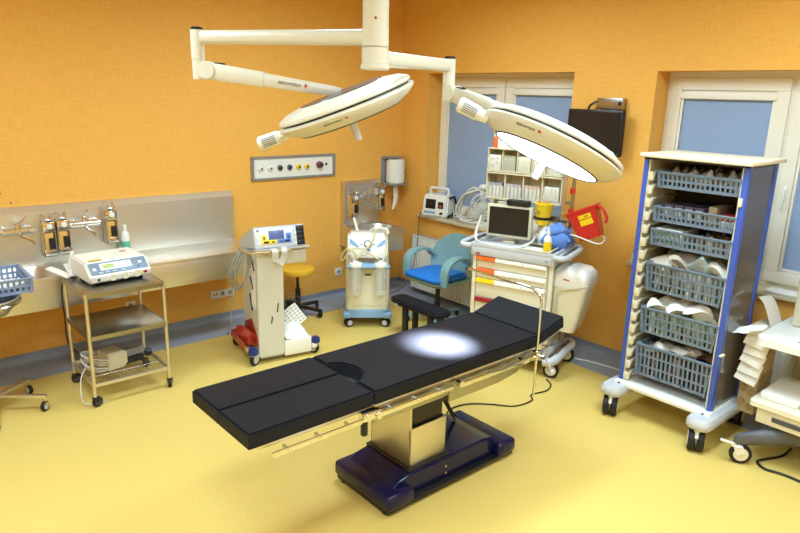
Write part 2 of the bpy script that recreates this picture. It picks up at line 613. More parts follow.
# ------------------------------------------------------------------ light
sc.view_settings.view_transform = 'Standard'
sc.view_settings.look = 'None'
sc.view_settings.gamma = 1
sc.view_settings.use_curve_mapping = False
sc.view_settings.exposure = EXPO
wd = bpy.data.worlds.new('world'); sc.world = wd; wd.use_nodes = True
wd.node_tree.nodes['Background'].inputs[0].default_value = (.05, .07, .12, 1)
wd.node_tree.nodes['Background'].inputs[1].default_value = .3
for (lx, ly, e) in CEIL_LIGHTS:
    L = bpy.data.lights.new('ceiling_light', 'AREA'); L.shape = 'RECTANGLE'; L.size = 1.2; L.size_y = .55
    L.energy = e; L.color = (.72, .95, 1.1); L.spread = R_(SPREAD)
    o = bpy.data.objects.new('ceiling_light', L); col.objects.link(o); o.location = (lx, ly, ZC - .02)
# ------------------------------------------------------------------ operating table
T = thing('operating_table', 'long operating table with black padded top on steel column and navy blue base', 'operating table', (-2.36, -3.05, 0))
YN, YF, YM = -3.315, -2.785, -3.05
zt, zb = .77, .696
def padz(poly, name, z0=zb, z1=zt):
    return MB().prism(poly, 'z', z0, z1, .009, 2).build(name, PAD, T, world=True, smooth=14)
padz([(-3.655, YN), (-3.012, YN), (-3.012, YM - .003), (-3.655, YM - .003)], 'leg_pad')
padz([(-3.655, YM + .003), (-3.012, YM + .003), (-3.012, YF), (-3.655, YF)], 'leg_pad')
cut = [(-3.004 + .1 * math.cos(R_(a)), -3.04 + .125 * math.sin(R_(a))) for a in range(90, -91, -12)]
padz([(-3.004, YF)] + cut + [(-3.004, YN), (-1.783, YN), (-1.783, YF)], 'body_pad')
MB().prism([(-1.778, .698), (-1.775, .77), (-1.545, .833), (-1.535, .762)], 'y', YN, YF, .009, 2).build('head_pad', PAD, T, world=True, smooth=14)
# support plates and steel frame
p = MB()
p.bx(-3.6, YN + .015, .678, -3.05, YF - .015, .696); p.bx(-2.99, YN + .015, .678, -1.80, YF - .015, .696)
p.build('pad_plate', STEEL, T, world=True)
p = MB().prism([(-1.79, .676), (-1.79, .692), (-1.56, .752), (-1.56, .735)], 'y', YN + .02, YF - .02)
p.build('head_plate', STEEL, T, world=True)
f = MB()
f.bx(-2.995, YN + .012, .6, -2.5, YF - .012, .68, .004)
f.prism([(-2.5, .555), (-2.5, .68), (-1.80, .68), (-1.80, .64), (-1.95, .575), (-2.1, .555)], 'y', YN + .012, YF - .012, .003)
f.bx(-2.95, YN + .03, .585, -2.52, YF - .03, .605)
f.build('steel_frame', STEELD, T, world=True)
def side_rail(x0, x1, y, z, sgn, dz=0):
    r = MB()
    L = x1 - x0
    r.bar((x0, y, z), (x1, y, z + dz), .008, .026, .002)
    for k in range(3):
        q = .08 + k * (L - .16) / 2
        zz = z + dz * q / L
        r.cyl((x0 + q, y, zz), (x0 + q, y - sgn * .04, zz), .009)
        r.cyl((x0 + q, y + sgn * .002, zz), (x0 + q, y + sgn * .007, zz), .007)
    r.build('side_rail', CHROME, T, world=True)
for sg in (1, -1):
    yy = YN - .018 if sg > 0 else YF + .018
    s2 = -1 if sg > 0 else 1
    side_rail(-3.56, -3.08, yy, .652, s2); side_rail(-2.985, -2.5, yy, .655, s2); side_rail(-2.44, -1.98, yy, .648, s2); side_rail(-1.93, -1.62, yy, .64, s2, .055)
for y in (YN - .005, YF + .005):
    h = MB()
    h.bx(-3.09, y - .022, .645, -2.985, y + .022, .69, .006); h.cyl((-3.0, y - .03, .66), (-3.0, y + .03, .66), .018)
    h.cyl((-3.06, y - .027, .672), (-3.06, y + .027, .672), .014)
    h.build('hinge', CHROME, T, world=True)
for y in (YN - .012, YF + .012):
    MB().cyl((-3.075, y, .575), (-3.075, y, .645), .017, b=.004).build('clamp_knob', BLACK, T, world=True)
for x in (-2.46, -1.96):
    MB().cyl((x, YN - .04, .665), (x, YN - .005, .665), .017, b=.003).build('rail_knob', CHROME, T, world=True)
# column
c = MB()
x0, x1, y0, y1 = -2.66, -2.39, -3.19, -2.86
c.bx(x0, y0, .16, x1, y0 + .012, .40, .004); c.bx(x0, y0, .16, x0 + .012, y1, .585, .004)
c.bx(x1 - .012, y0, .16, x1, y1, .40, .004); c.bx(x0, y1 - .012, .16, x1, y1, .585, .004)
c.build('column_sleeve', STEEL, T, world=True)
MB().bx(x0 + .016, y0 + .02, .2, x1 - .02, y1 - .016, .6).build('column_bellows', BLACK, T, world=True)
# base: two lower end wings and a raised body between them
for (xa, xb) in ((-2.875, -2.69), (-2.02, -1.87)):
    MB().bx(xa, -3.28, .035, xb, -2.80, .122, .022, 3).build('base_wing', NAVY, T, world=True)
b = MB().prism([(-2.73, .035), (-2.80, .12), (-2.76, .15), (-2.66, .168), (-2.1, .168), (-2.02, .15), (-1.99, .12), (-2.02, .035)], 'y', -3.225, -2.84, .012, 3)
b.build('base_cover', NAVY, T, world=True)
b = MB()
b.bx(-2.865, -3.265, .012, -1.88, -2.815, .04, .008)
for x in (-2.83, -1.92):
    for y in (-3.22, -2.86):
        b.cyl((x, y, 0), (x, y, .015), .03)
b.build('base_plinth', BLACK, T, world=True)
b = MB().bx(x0 - .02, y0 - .02, .16, x1 + .02, y1 + .02, .18, .006)
b.build('column_gasket', BLACK, T, world=True)
for z in (.075, .115):
    MB().cyl((-2.42, -3.232, z), (-2.42, -3.222, z), .006).build('base_screw', CHROME, T, world=True)
cb = MB().tube([(-2.22, -2.95, .56), (-2.16, -2.9, .42), (-2.1, -2.93, .25), (-2.04, -2.93, .175)], .009)
cb.tube([(-2.25, -2.98, .56), (-2.2, -2.93, .4), (-2.13, -2.96, .25), (-2.08, -2.96, .175)], .007)
cb.build('control_cable', BLACK, T, world=True)

# anaesthesia screen bar clamped to the near rail
S = thing('screen_frame_bar', 'thin bent steel bar clamped to the near rail beside the table head', 'metal bar', (-1.84, -3.352, .63))
ys = -3.352
MB().tube([(-1.84, ys, .42), (-1.84, ys, .7), (-1.84, ys, .97), (-1.84, ys + .008, 1.02), (-1.84, ys + .045, 1.045), (-1.84, ys + .1, 1.06), (-1.84, ys + .35, 1.06), (-1.84, ys + .57, 1.066)], .0075, 10, 4).build('bent_bar', CHROME, S, world=True)
q = MB().bx(-1.865, ys - .02, .645, -1.815, ys + .022, .7, .006); q.cyl((-1.84, ys - .02, .672), (-1.84, ys - .055, .672), .012)
q.cyl((-1.875, ys, .66), (-1.805, ys, .66), .016, b=.003)
q.build('rail_clamp', CHROME, S, world=True)
q = MB().cyl((-1.815, ys - .04, .67), (-1.79, ys - .075, .585), .005); q.sphere((-1.789, ys - .077, .578), .013, (1, 1, 1.5))
q.build('clamp_lever', LGREY, S, world=True)
MB().cyl((-1.84, ys + .57, 1.066), (-1.84, ys + .585, 1.06), .009).build('end_cap', BLACK, S, world=True)

solo(MB().tube([(-2.05, -2.9, .012), (-1.9, -2.72, .006), (-1.78, -2.62, .006), (-1.62, -2.63, .006), (-1.486, -2.735, .006), (-1.37, -2.86, .006), (-1.2, -2.88, .006), (-1.13, -2.82, .006), (-.98, -2.845, .006), (-.87, -2.8, .006), (-.82, -2.72, .006)], .005, 8, 6), 'floor_cable', BLACK,
     'black cable snaking over the yellow floor from the table base to the drawer cart', 'cable')

# ------------------------------------------------------------------ surgical lights
colc = Vector((-2.697, -2.89, 0))
P = thing('ceiling_column', 'vertical cream ceiling column carrying the arms of both surgical lights', 'ceiling mount', (colc.x, colc.y, ZC))
MB().cyl((colc.x, colc.y, 2.41), (colc.x, colc.y, ZC - .05), .062, n=36).build('tube', LAMPW, P, world=True)
MB().lathe([(.0, 2.214), (.064, 2.214), (.07, 2.22), (.07, 2.236), (.0635, 2.24), (.0, 2.24)], (colc.x, colc.y, 0), 36).build('end_collar', LAMPW, P, world=True)
MB().cyl((colc.x, colc.y, 2.236), (colc.x, colc.y, 2.415), .0595, n=36).build('seam_ring', MGREY, P, world=True)
MB().cyl((colc.x, colc.y, ZC - .05), (colc.x, colc.y, ZC - .001), .17, n=36, b=.012).build('ceiling_flange', WHITE, P, world=True)
q = MB()
toc = (CAM - colc); toc.z = 0; toc.normalize()
for z in (2.445,):
    q.cyl(Vector((colc.x, colc.y, z)) + toc * .055, Vector((colc.x, colc.y, z)) + toc * .067, .006)
q.build('screw', DRED, P, world=True)

def surgical_light(name, label, zc, ring, zj, elbow, Lc, n, lit, eside, scl):
    """arm ring on the column, horizontal arm, drop joint, spring arm, dish"""
    t = thing(name, label, 'surgical light', (colc.x, colc.y, zc))
    MB().cyl((colc.x, colc.y, ring[0]), (colc.x, colc.y, ring[1]), .064, n=36).build('arm_ring', LAMPW, t, world=True)
    e = Vector((elbow[0], elbow[1], zc))
    d = (e - Vector((colc.x, colc.y, zc))).normalized()
    a = Vector((colc.x, colc.y, zc)) + d * .05
    side = Vector((0, 0, 1)).cross(d)
    def oval(p, w, h):
        return [p + side * w * math.cos(2 * PI * k / 16) * (1.0) + Vector((0, 0, h * math.copysign(abs(math.sin(2 * PI * k / 16)) ** .7, math.sin(2 * PI * k / 16)))) for k in range(16)]
    MB().loft([oval(a, .032, .038), oval(e - d * .03, .03, .034)]).build('horizontal_arm', LAMPW, t, world=True, smooth=60)
    MB().cyl(e + Vector((0, 0, .033)), e + Vector((0, 0, .05)), .032, n=24, b=.005).build('joint_cap', BLACK, t, world=True)
    MB().cyl(e + Vector((0, 0, -.11)), e + Vector((0, 0, .036)), .034, n=28).build('drop_joint', LAMPW, t, world=True)
    MB().cyl(e + Vector((0, 0, zj)), e + Vector((0, 0, -.106)), .031, n=28).build('swivel', LAMPW, t, world=True)
    # hinge disc
    hz = e + Vector((0, 0, zj + .045))
    top_c = Lc - n * .085
    ad = (top_c - hz)
    hd = Vector((ad.x, ad.y, 0)).normalized()
    hs = Vector((0, 0, 1)).cross(hd)
    hp = hz + hd * .05
    MB().cyl(hp - hs * .04, hp + hs * .04, .047, n=28, b=.006).build('hinge_disc', LAMPW, t, world=True)
    ad = top_c - hp
    k = ad.normalized()
    zu = k.cross(hs).normalized()
    if zu.z < 0:
        zu = -zu
    def sq(p, w, h):
        return [p + hs * (w * x) + zu * (h * y) for x, y in ((1, .6), (.7, 1), (-.7, 1), (-1, .6), (-1, -.6), (-.7, -1), (.7, -1), (1, -.6))]
    L = ad.length
    m1 = hp + k * .3
    MB().loft([sq(hp + k * .02, .03, .04), sq(hp + k * .06, .034, .042), sq(m1, .033, .038)]).build('arm_knuckle', LAMPW, t, world=True)
    sp = MB().loft([sq(m1, .03, .034), sq(hp + k * (L - .05), .024, .026), sq(top_c, .02, .02)]).build('spring_arm', LAMPW, t, world=True)
    cs = MB()
    cs.bar(hp + k * .03 + zu * .042, hp + k * .085 + zu * .046, .03, .01, .003, up=zu)
    cs.build('joint_cover', RUBBER, t, world=True)
    # lettering on arm side that faces the camera
    s3 = hs if (CAM - hp).dot(hs) > 0 else -hs
    xx = k if k.dot(CR) > 0 else -k
    lp = hp + k * (L * .62 if not lit else L * .5) + s3 * .0295
    Ri = ROOT[t.name].inverted()
    text('BERCHTOLD', .021, DGREY, sp, Ri @ frame(lp, xx, zu))
    MB().box((0, 0, 0), (.012, .016, .001)).build('logo_mark', RED, sp, M=Ri @ frame(lp + xx * .085 + zu * .004, xx, zu))
    # dish in its own frame, z axis = -n
    zax = -n
    xd = (CR - zax * CR.dot(zax)).normalized()
    yd = zax.cross(xd)
    F = Matrix((xd, yd, zax)).transposed().to_4x4(); F.translation = Lc
    F = Ri @ F @ Matrix.Scale(scl, 4)
    hd_ = MB().lathe([(.0, -.052), (.28, -.056), (.29, -.058), (.30, -.053), (.345, -.032), (.383, -.004), (.388, .006), (.386, .016), (.37, .02), (.0, .02)], n=64).build('lower_ring', LAMPW, t, M=F, smooth=28)
    MB().lathe([(.0, .015), (.362, .015), (.362, .034), (0, .034)], n=64).build('seam_gap', BLACK, t, M=F)
    sh = MB().lathe([(.0, .03), (.372, .03), (.378, .036), (.374, .05), (.33, .072), (.25, .086), (.0, .094)], n=64).build('upper_shell', LAMPW, t, M=F, smooth=28)
    g = MB().lathe([(.0, -.061), (.2, -.061), (.28, -.0595), (.28, -.052), (.0, -.052)], n=56)
    g.build('light_diffuser', LAMPGLOW if lit else LENS, t, M=F)
    MB().lathe([(.28, -.056), (.285, -.064), (.292, -.058), (.286, -.054)], n=56, ring=True).build('diffuser_rim', DGREY, t, M=F)
    dark = MB().lathe([(.0, .09), (.235, .0865), (.232, .0905), (.0, .098)], n=48).build('top_panel', PURPLE, sh, M=F)
    hb = MB().cyl((0, 0, -.06), (0, 0, -.09), .03, .02, 20)
    hb.build('handle_socket', WHITE, t, M=F)
    hk = MB().cyl((0, 0, -.085), (0, 0, -.185), .021, .019, 20, b=.004).build('sterile_handle', mat('lilac_handle', '#cfcfe2', .3, var=.02), t, M=F)
    # motor barrel at the dish rim
    ea = eside
    ed = Vector((math.cos(ea), math.sin(ea), 0))
    kb = MB().cyl(ed * .36 + Vector((0, 0, -.02)), ed * .41 + Vector((0, 0, -.02)), .028, .034, 20)
    kb.cyl(ed * .405 + Vector((0, 0, -.02)), ed * .53 + Vector((0, 0, -.02)), .038, .041, 24, b=.008)
    kb = kb.build('rim_barrel', WHITE, t, M=F)
    # label print on barrel : thin wrap
    lb = MB()
    tn = Vector((-ed.y, ed.x, 0))
    Ci = F.inverted() @ Ri @ CAM
    vd = Ci - ed * .46
    vd -= ed * vd.dot(ed); vd.normalize()
    vt = ed.cross(vd)
    for i in range(5):
        a0 = -.6 + i * .27
        q0 = ed * .425 + Vector((0, 0, -.02)); q1 = ed * .505 + Vector((0, 0, -.02))
        dirv = vd * math.cos(a0) + vt * math.sin(a0)
        lb.bar(q0 + dirv * .0395, q1 + dirv * .0415, .006, .0012, up=dirv)
    lb.build('barrel_print', MGREY, kb, M=F)
    # lettering on the conical band, on the side that faces the camera
    cd = Vector((Ci.x, Ci.y, 0)).normalized()
    a = math.atan2(cd.y, cd.x) + (-.42 if lit else -.25)
    er = Vector((math.cos(a), math.sin(a), 0))
    sl = (er * .038 + Vector((0, 0, .028))).normalized()
    nn = (er * .028 - Vector((0, 0, .038))).normalized()
    base = er * .364 + Vector((0, 0, -.018)) + nn * .0014
    xd2 = sl.cross(nn)
    text('BERCHTOLD', .018, DGREY, hd_, F @ frame(base, xd2, sl))
    MB().box((0, 0, 0), (.014, .014, .001)).build('logo_mark', RED, hd_, M=F @ frame(base + xd2 * .073 + sl * .003 - er * .006, xd2, sl))
    # yoke box on the back of the dish
    if not lit:
        return t, F
    yk = MB().bar((-.05, 0, .1), (.3 if lit else .05, 0, .1), .07, .03, .008)
    yk.cyl((0, 0, .08), (0, 0, .125), .045, n=24, b=.006)
    yk.build('yoke', WHITE, t, M=F @ Matrix.Rotation(eside + PI, 4, 'Z'))
    return t, F

def view_basis(px, py, D):
    d = (CR * (px - 400) + CU * (266.5 - py) + fw * 650.7592).normalized()
    return CAM + d * D, d
Lr, dR = view_basis(551, 147, 3.2)
spot = Vector((-2.341, -3.071, .77))
r2 = (CR - dR * CR.dot(dR)).normalized(); u2 = r2.cross(dR)
nr = (math.cos(R_(9)) * (-.43 * r2 - .9 * u2).normalized() - math.sin(R_(9)) * dR).normalized()
nb = (spot - Lr).normalized()
Ll, dL = view_basis(347, 108, 3.55)
r1 = (CR - dL * CR.dot(dL)).normalized(); u1 = r1.cross(dL) 
nl = (math.cos(R_(4)) * (.345 * r1 - .94 * u1).normalized() + math.sin(R_(4)) * dL).normalized()
surgical_light('surgical_light', 'unlit round surgical light on the left, seen edge-on with dark panel on top', 2.362, (2.315, 2.41), -.21, (-3.224, -2.07), Ll, nl, False, PI, .97)
surgical_light('surgical_light', 'glowing surgical light on the right, tilted with its lit white underside showing', 2.268, (2.24, 2.322), -.2, (-2.02, -2.72), Lr, nr, True, PI, .91)
sp = bpy.data.lights.new('surgical_beam', 'SPOT'); sp.energy = SPOT_E; sp.spot_size = R_(18); sp.spot_blend = .7; sp.color = (.96, .98, 1); sp.shadow_soft_size = .1
so = bpy.data.objects.new('surgical_beam', sp); col.objects.link(so)
so.location = Lr + nr * .24
so.rotation_euler = (spot - so.location).to_track_quat('-Z', 'Y').to_euler()
# ------------------------------------------------------------------ wall_left fittings
# scrub sink (left) and plain steel counter (right): splashback, worktop, apron
CT = .79
def splash(x0, x1, T, lbl='splashback'):
    MB().prism([(-.0002, CT - .02), (-.0002, 1.225), (-.03, 1.225), (-.075, 1.182), (-.075, CT - .02)], 'x', x0, x1, .003).build(lbl, STEEL, T, world=True, smooth=20)
T = thing('scrub_sink', 'long stainless steel scrub sink with wall taps at the left edge', 'sink', (-4.2, -.3, .56))
splash(-5.4, -3.103, T)
def plate(xa, xb, holes):
    p = MB()
    return p
xa, xb, ya, yb = -5.4, -3.103, -.55, -.075
hx0, hx1, hy0, hy1 = -4.75, -3.66, -.505, -.125
outer = rrect((xa + xb) / 2, (ya + yb) / 2, xb - xa, yb - ya, .006, 6)
inner = rrect((hx0 + hx1) / 2, (hy0 + hy1) / 2, hx1 - hx0, hy1 - hy0, .1, 6)
in2 = rrect((hx0 + hx1) / 2, (hy0 + hy1) / 2, hx1 - hx0 - .02, hy1 - hy0 - .02, .09, 6)
in3 = rrect((hx0 + hx1) / 2, (hy0 + hy1) / 2, hx1 - hx0 - .1, hy1 - hy0 - .08, .08, 6)
Z = lambda L, z: [(x, y, z) for x, y in L]
MB().loft([Z(outer, CT - .022), Z(outer, CT), Z(inner, CT)], False, False).build('worktop', STEEL, T, world=True, smooth=30)
MB().loft([Z(inner, CT), Z(in2, CT - .015), Z(in3, CT - .19)], False, True).build('basin', STEEL, T, world=True, smooth=40)
MB().bx(xa, -.545, .562, xb, -.53, CT - .02, .003).build('apron', STEEL, T, world=True)
MB().bx(xb - .015, -.53, .562, xb, -.005, CT - .022).build('end_panel', STEEL, T, world=True)
T = thing('steel_counter', 'plain stainless steel counter with high splashback beside the grey equipment tower', 'counter', (-2.58, -.3, .56))
splash(-3.1, -2.065, T)
MB().bx(-3.1, -.55, CT - .022, -2.065, -.07, CT, .004).build('worktop', STEEL, T, world=True)
MB().bx(-3.1, -.545, .572, -2.07, -.53, CT - .02, .003).build('apron', STEEL, T, world=True)
MB().bx(-2.085, -.53, .572, -2.07, -.005, CT - .022).build('end_panel', STEEL, T, world=True)

def mixer(x, z, y, label, s=1.0, turn=0):
    t = thing('wall_tap', label, 'tap', (x, y, z), group=None)
    for sx in (-1, 1):
        MB().lathe([(0, 0), (.032 * s, 0), (.03 * s, .008), (.018 * s, .014), (.015 * s, .04), (0, .04)], (sx * .075 * s, 0, 0), 20, rot=Matrix.Rotation(PI / 2, 3, 'X')).build('wall_rose', CHROME, t)
    MB().cyl((-.115 * s, -.05, 0), (.115 * s, -.05, 0), .029 * s, n=20, b=.01).build('body', CHROME, t)
    c = MB().cyl((0, -.05, 0), (0, -.05, .05 * s), .024 * s, .02 * s, 20)
    c.sphere((0, -.05, .052 * s), .021 * s, (1, 1, .6))
    c.build('cartridge', CHROME, t)
    MB().sweep([(0, -.05, .055 * s), (.012 + turn * .02, -.075, .075 * s), (.025 + turn * .035, -.105, .115 * s)], .018, .01).build('lever', CHROME, t)
    MB().tube([(0, -.055, -.015), (.01 + turn * .01, -.09, -.035), (.03 + turn * .03, -.17, -.05), (.04 + turn * .035, -.2, -.07)], .012 * s, 10).build('spout', CHROME, t)
    return t
mixer(-3.80, 1.065, -.075, 'chrome wall tap left of the paired soap dispensers', turn=.9)
mixer(-3.34, 1.075, -.075, 'chrome wall tap between the paired and the single soap dispensers', turn=-.3)

def dispenser(x, y, z, label, s=1.0, h=.26):
    """steel soap dispenser with a bottle behind a cut-out front and a long arm lever"""
    t = thing('soap_dispenser', label, 'soap dispenser', (x, y, z))
    b = MB()
    b.bx(-.045 * s, -.012, 0, .045 * s, -.001, h); b.bx(-.045 * s, -.095, 0, -.039 * s, -.006, h, .002); b.bx(.039 * s, -.095, 0, .045 * s, -.006, h, .002)
    b.bx(-.045 * s, -.095, 0, .045 * s, -.006, .006); b.bx(-.045 * s, -.095, 0, .045 * s, -.088, .05, .002)
    b.bx(-.045 * s, -.095, h - .07, .045 * s, -.088, h, .002)
    b.build('housing', CHROME, t)
    MB().bx(-.034 * s, -.082, .008, .034 * s, -.016, h - .08, .012).build('bottle', mat('amber_soap', '#d9a85a', .3, var=.05), t)
    MB().bx(-.006, -.093, .055, .03 * s, -.083, .14, .003).build('soap_label', BLACK, t)
    MB().cyl((.005, -.05, h - .03), (.005, -.112, h - .03), .02 * s, n=18, b=.004).build('pump', WHITE, t)
    MB().tube([(-.03, -.02, h), (-.03, -.025, h + .045), (-.028, -.06, h + .06), (-.02, -.13, h + .03)], .005, 8).tube([(.03, -.02, h), (.03, -.025, h + .045), (.028, -.06, h + .06), (.02, -.13, h + .03)], .005, 8).tube([(-.02, -.13, h + .03), (0, -.14, h + .027), (.02, -.13, h + .03)], .005, 8).build('arm_lever', CHROME, t)
    return t
dispenser(-3.605, -.076, .855, 'chrome soap dispenser, left one of the pair above the sink')
dispenser(-3.505, -.076, .86, 'chrome soap dispenser, right one of the pair above the sink')
dispenser(-3.155, -.076, .90, 'chrome soap dispenser beside the white spray bottle')

T = thing('spray_bottle', 'small white bottle with green print standing on the steel counter', 'bottle', (-3.06, -.17, CT))
MB().lathe([(0, 0), (.03, 0), (.032, .006), (.032, .16), (.026, .185), (.013, .2), (.013, .215), (0, .215)], n=22).build('body', WHITE, T)
MB().lathe([(.0325, .05), (.0328, .05), (.0328, .12), (.0325, .12)], n=22).build('green_print', mat('mint_print', '#5fb69a', .5, var=.05), T)
MB().cyl((0, 0, .213), (0, 0, .25), .015, n=16, b=.003).build('cap', WHITE, T)

# gas outlet panel
T = thing('gas_outlet_panel', 'white medical gas outlet strip in grey frame on the left wall', 'outlet panel', (-1.37, -.001, 1.40))
W, H = .94, .228
f = MB()
for (x0, x1, z0, z1) in ((-W / 2, W / 2, H / 2 - .028, H / 2), (-W / 2, W / 2, -H / 2, -H / 2 + .028)):
    f.prism([(0, z0), (0, z1), (-.02, z1 - .006), (-.02, z0 + .006)], 'x', x0, x1)
for sx in (-1, 1):
    f.bx(sx * W / 2, -.02, -H / 2 + .028, sx * (W / 2 - .028), 0, H / 2 - .028)
f.build('frame', mat('grey_aluminium', '#a4a5a6', .4, .6, .05), T)
MB().bx(-W / 2 + .026, -.008, -H / 2 + .026, W / 2 - .026, 0, H / 2 - .026).build('faceplate', WHITE, T)
for i, (x, cm, cc) in enumerate(((-.37, WHITE, DGREY), (-.27, WHITE, DGREY), (-.165, DGREY, BLACK), (-.06, DGREY, BLACK), (.04, YELP, BLACK), (.135, YELP, BLACK))):
    o = MB().lathe([(0, 0), (.026, 0), (.026, .012), (.022, .02), (.012, .024), (0, .024)], (x, -.008, 0), 22, rot=Matrix.Rotation(PI / 2, 3, 'X')).build('gas_outlet', cm, T)
    MB().cyl((x, -.03, 0), (x, -.034, 0), .011, n=14).build('outlet_valve', cc, o)
o = MB().lathe([(0, 0), (.034, 0), (.034, .02), (.026, .045), (0, .045)], (.28, -.008, .01), 22, rot=Matrix.Rotation(PI / 2, 3, 'X')).build('gas_outlet', mat('brown_red_cap', '#7c3f45', .4, var=.05), T)
MB().cyl((.28, -.053, .01), (.28, -.06, .01), .012, n=14).build('outlet_valve', BLACK, o)
MB().cyl((.365, -.006, .012), (.365, -.014, .012), .013, n=14).build('outlet_plug', BLACK, T)

# hand basin in the corner
T = thing('hand_wash_basin', 'stainless steel hand basin with splashback in the corner under the paper towels', 'sink', (-.58, -.22, .53))
xa, xb = -.825, -.335
s = MB().prism([(-.002, .55), (-.002, 1.225), (-.05, 1.225), (-.075, 1.195), (-.075, .79), (-.09, .775), (-.09, .55)], 'x', xa, xb - .02, .003)
s.build('splashback', STEEL, T, world=True, smooth=20)
outer = rrect((xa + xb) / 2, -.27, xb - xa, .37, .006, 6)
inner = rrect((xa + xb) / 2, -.275, .38, .29, .13, 6)
in2 = rrect((xa + xb) / 2, -.275, .35, .26, .12, 6)
in3 = rrect((xa + xb) / 2, -.275, .2, .15, .07, 6)
MB().loft([Z(outer, .748), Z(outer, .77), Z(inner, .77)], False, False).build('worktop', STEEL, T, world=True, smooth=30)
MB().loft([Z(inner, .77), Z(in2, .74), Z(in3, .62)], False, True).build('basin', STEEL, T, world=True, smooth=40)
a = MB()
a.bx(xa, -.453, .53, xb, -.44, .75, .003)
a.build('apron', STEEL, T, world=True)
for x in (xa, xb - .012):
    MB().bx(x, -.44, .53, x + .012, -.09, .75).build('side_panel', STEEL, T, world=True)
mixer(-.60, 1.07, -.075, 'chrome wall tap over the corner hand basin', s=.85, turn=-.4)
dispenser(-.755, -.076, .86, 'chrome soap dispenser left of the corner basin tap', h=.24)
dispenser(-.405, -.076, .9, 'chrome soap dispenser right of the corner basin tap', h=.24)

# paper towel dispenser
T = thing('paper_towel_dispenser', 'white drum paper towel dispenser with grey bracket hanging in the corner', 'towel dispenser', (-.18, -.001, 1.16))
b = MB()
b.bx(-.11, -.015, 0, .11, 0, .3, .01); b.bx(-.115, -.2, 0, .115, -.008, .02, .01)
b.prism([(-.002, .3), (-.002, .27), (-.12, .285), (-.12, .3)], 'x', -.1, .1, .004)
b.build('bracket', MGREY, T)
MB().cyl((0, -.115, .021), (0, -.115, .275), .098, n=36, b=.012).build('drum', WHITE, T)
MB().box((.045, -.203, .15), (.02, .004, .035), .001).build('logo_mark', LGREY, T)
m = MB()
m.loft([[(x * .02, -.115 + y * .02, .0) for x, y in rrect(0, 0, 2, 2, .9, 3)], [(x * .035 + .005, -.115 + y * .008, -.05) for x, y in rrect(0, 0, 2, 2, .9, 3)], [(x * .03 + .012, -.12 + y * .008, -.13) for x, y in rrect(0, 0, 2, 2, .9, 3)], [(x * .03 - .005, -.125 + y * .006, -.2) for x, y in rrect(0, 0, 2, 2, .9, 3)], [(x * .014 - .03, -.125 + y * .003, -.265) for x, y in rrect(0, 0, 2, 2, .9, 3)]])
m.build('hanging_towel', PAPER, T)

# wall sockets
def socket(name, label, loc, n, rz=0):
    t = thing(name, label, 'wall socket', loc, rz)
    MB().box((0, -.006, 0), (.075 * n + .008, .012, .08), .004).build('faceplate', WHITE, t)
    for i in range(n):
        x = (i - (n - 1) / 2) * .072
        if i == 0 and n == 3:
            for k in (-.013, .013):
                MB().box((x + k, -.0125, 0), (.012, .004, .014)).build('data_port', BLACK, t)
        else:
            o = MB().lathe([(.017, .0), (.022, .0), (.022, .004), (.017, .004)], (x, -.012, 0), 20, rot=Matrix.Rotation(PI / 2, 3, 'X'), ring=True).build('socket_ring', LGREY, t)
            MB().cyl((x, -.012, 0), (x, -.0128, 0), .017, n=18).build('socket_well', MGREY, o)
    return t
socket('wall_socket', 'single white wall socket below the steel counter, behind the instrument trolley', (-3.013, -.001, .312), 1)
socket('wall_socket', 'triple white wall socket with data ports below the counter end', (-2.175, -.001, .267), 3)
socket('wall_socket', 'single white wall socket under the corner basin, left of the suction unit', (-.85, -.001, .268), 1)
socket('wall_socket', 'small white wall socket on the right wall beside the blue basket cabinet', (-.001, -2.90, .883), 1, -90)
for i, (x, z) in enumerate(((-3.86, 1.33), (-3.80, 1.255))):
    solo(MB().cyl((x, -.0001, z), (x, -.004, z), .006, n=12), 'screw_hole', DGREY, ('dark screw plug in the orange wall, upper one above the left tap', 'dark screw plug in the orange wall, lower one above the left tap')[i], 'screw plug')

# radiators below the windows
def radiator(label, y0, y1, z0, z1):
    t = thing('radiator', label, 'radiator', (-.08, (y0 + y1) / 2, z0))
    p = MB()
    N = int((y1 - y0) / .04)
    poly = []
    for i in range(N):
        a = y0 + i * (y1 - y0) / N
        s = (y1 - y0) / N
        poly += [(-.115, a), (-.105, a + s * .12), (-.105, a + s * .3), (-.115, a + s * .42)]
    poly += [(-.115, y1), (-.085, y1), (-.085, y0)]
    p.prism(poly, 'z', z0, z1)
    p.build('front_panel', WHITE, t, world=True)
    g = MB().bx(-.118, y0 - .003, z1 - .004, -.03, y1 + .003, z1 + .012, .003)
    g.build('top_grille', WHITE, t, world=True)
    s = MB()
    for i in range(N * 2):
        a = y0 + .01 + i * (y1 - y0 - .02) / (N * 2)
        s.bx(-.105, a, z1 + .011, -.05, a + .006, z1 + .0135)
    s.build('grille_slots', DGREY, t, world=True)
    r = MB().bx(-.07, y0 + .02, z0 + .02, -.045, y1 - .02, z1 - .01)
    r.build('rear_panel', WHITE, t, world=True)
    b = MB()
    b.bx(-.118, y0, z0 - .004, -.045, y1, z0 + .012, .003)
    b.build('bottom_rail', WHITE, t, world=True)
    for y in (y0 + .15, y1 - .15):
        MB().bx(-.05, y - .02, z0 + .05, -.002, y + .02, z1 - .05).build('wall_bracket', WHITE, t, world=True)
radiator('white ribbed radiator under the left window, behind the blue chair', -1.95, -.345, .065, .635)
radiator('cream ribbed radiator under the right window, behind the vial rack', -4.6, -3.97, .1, .55)
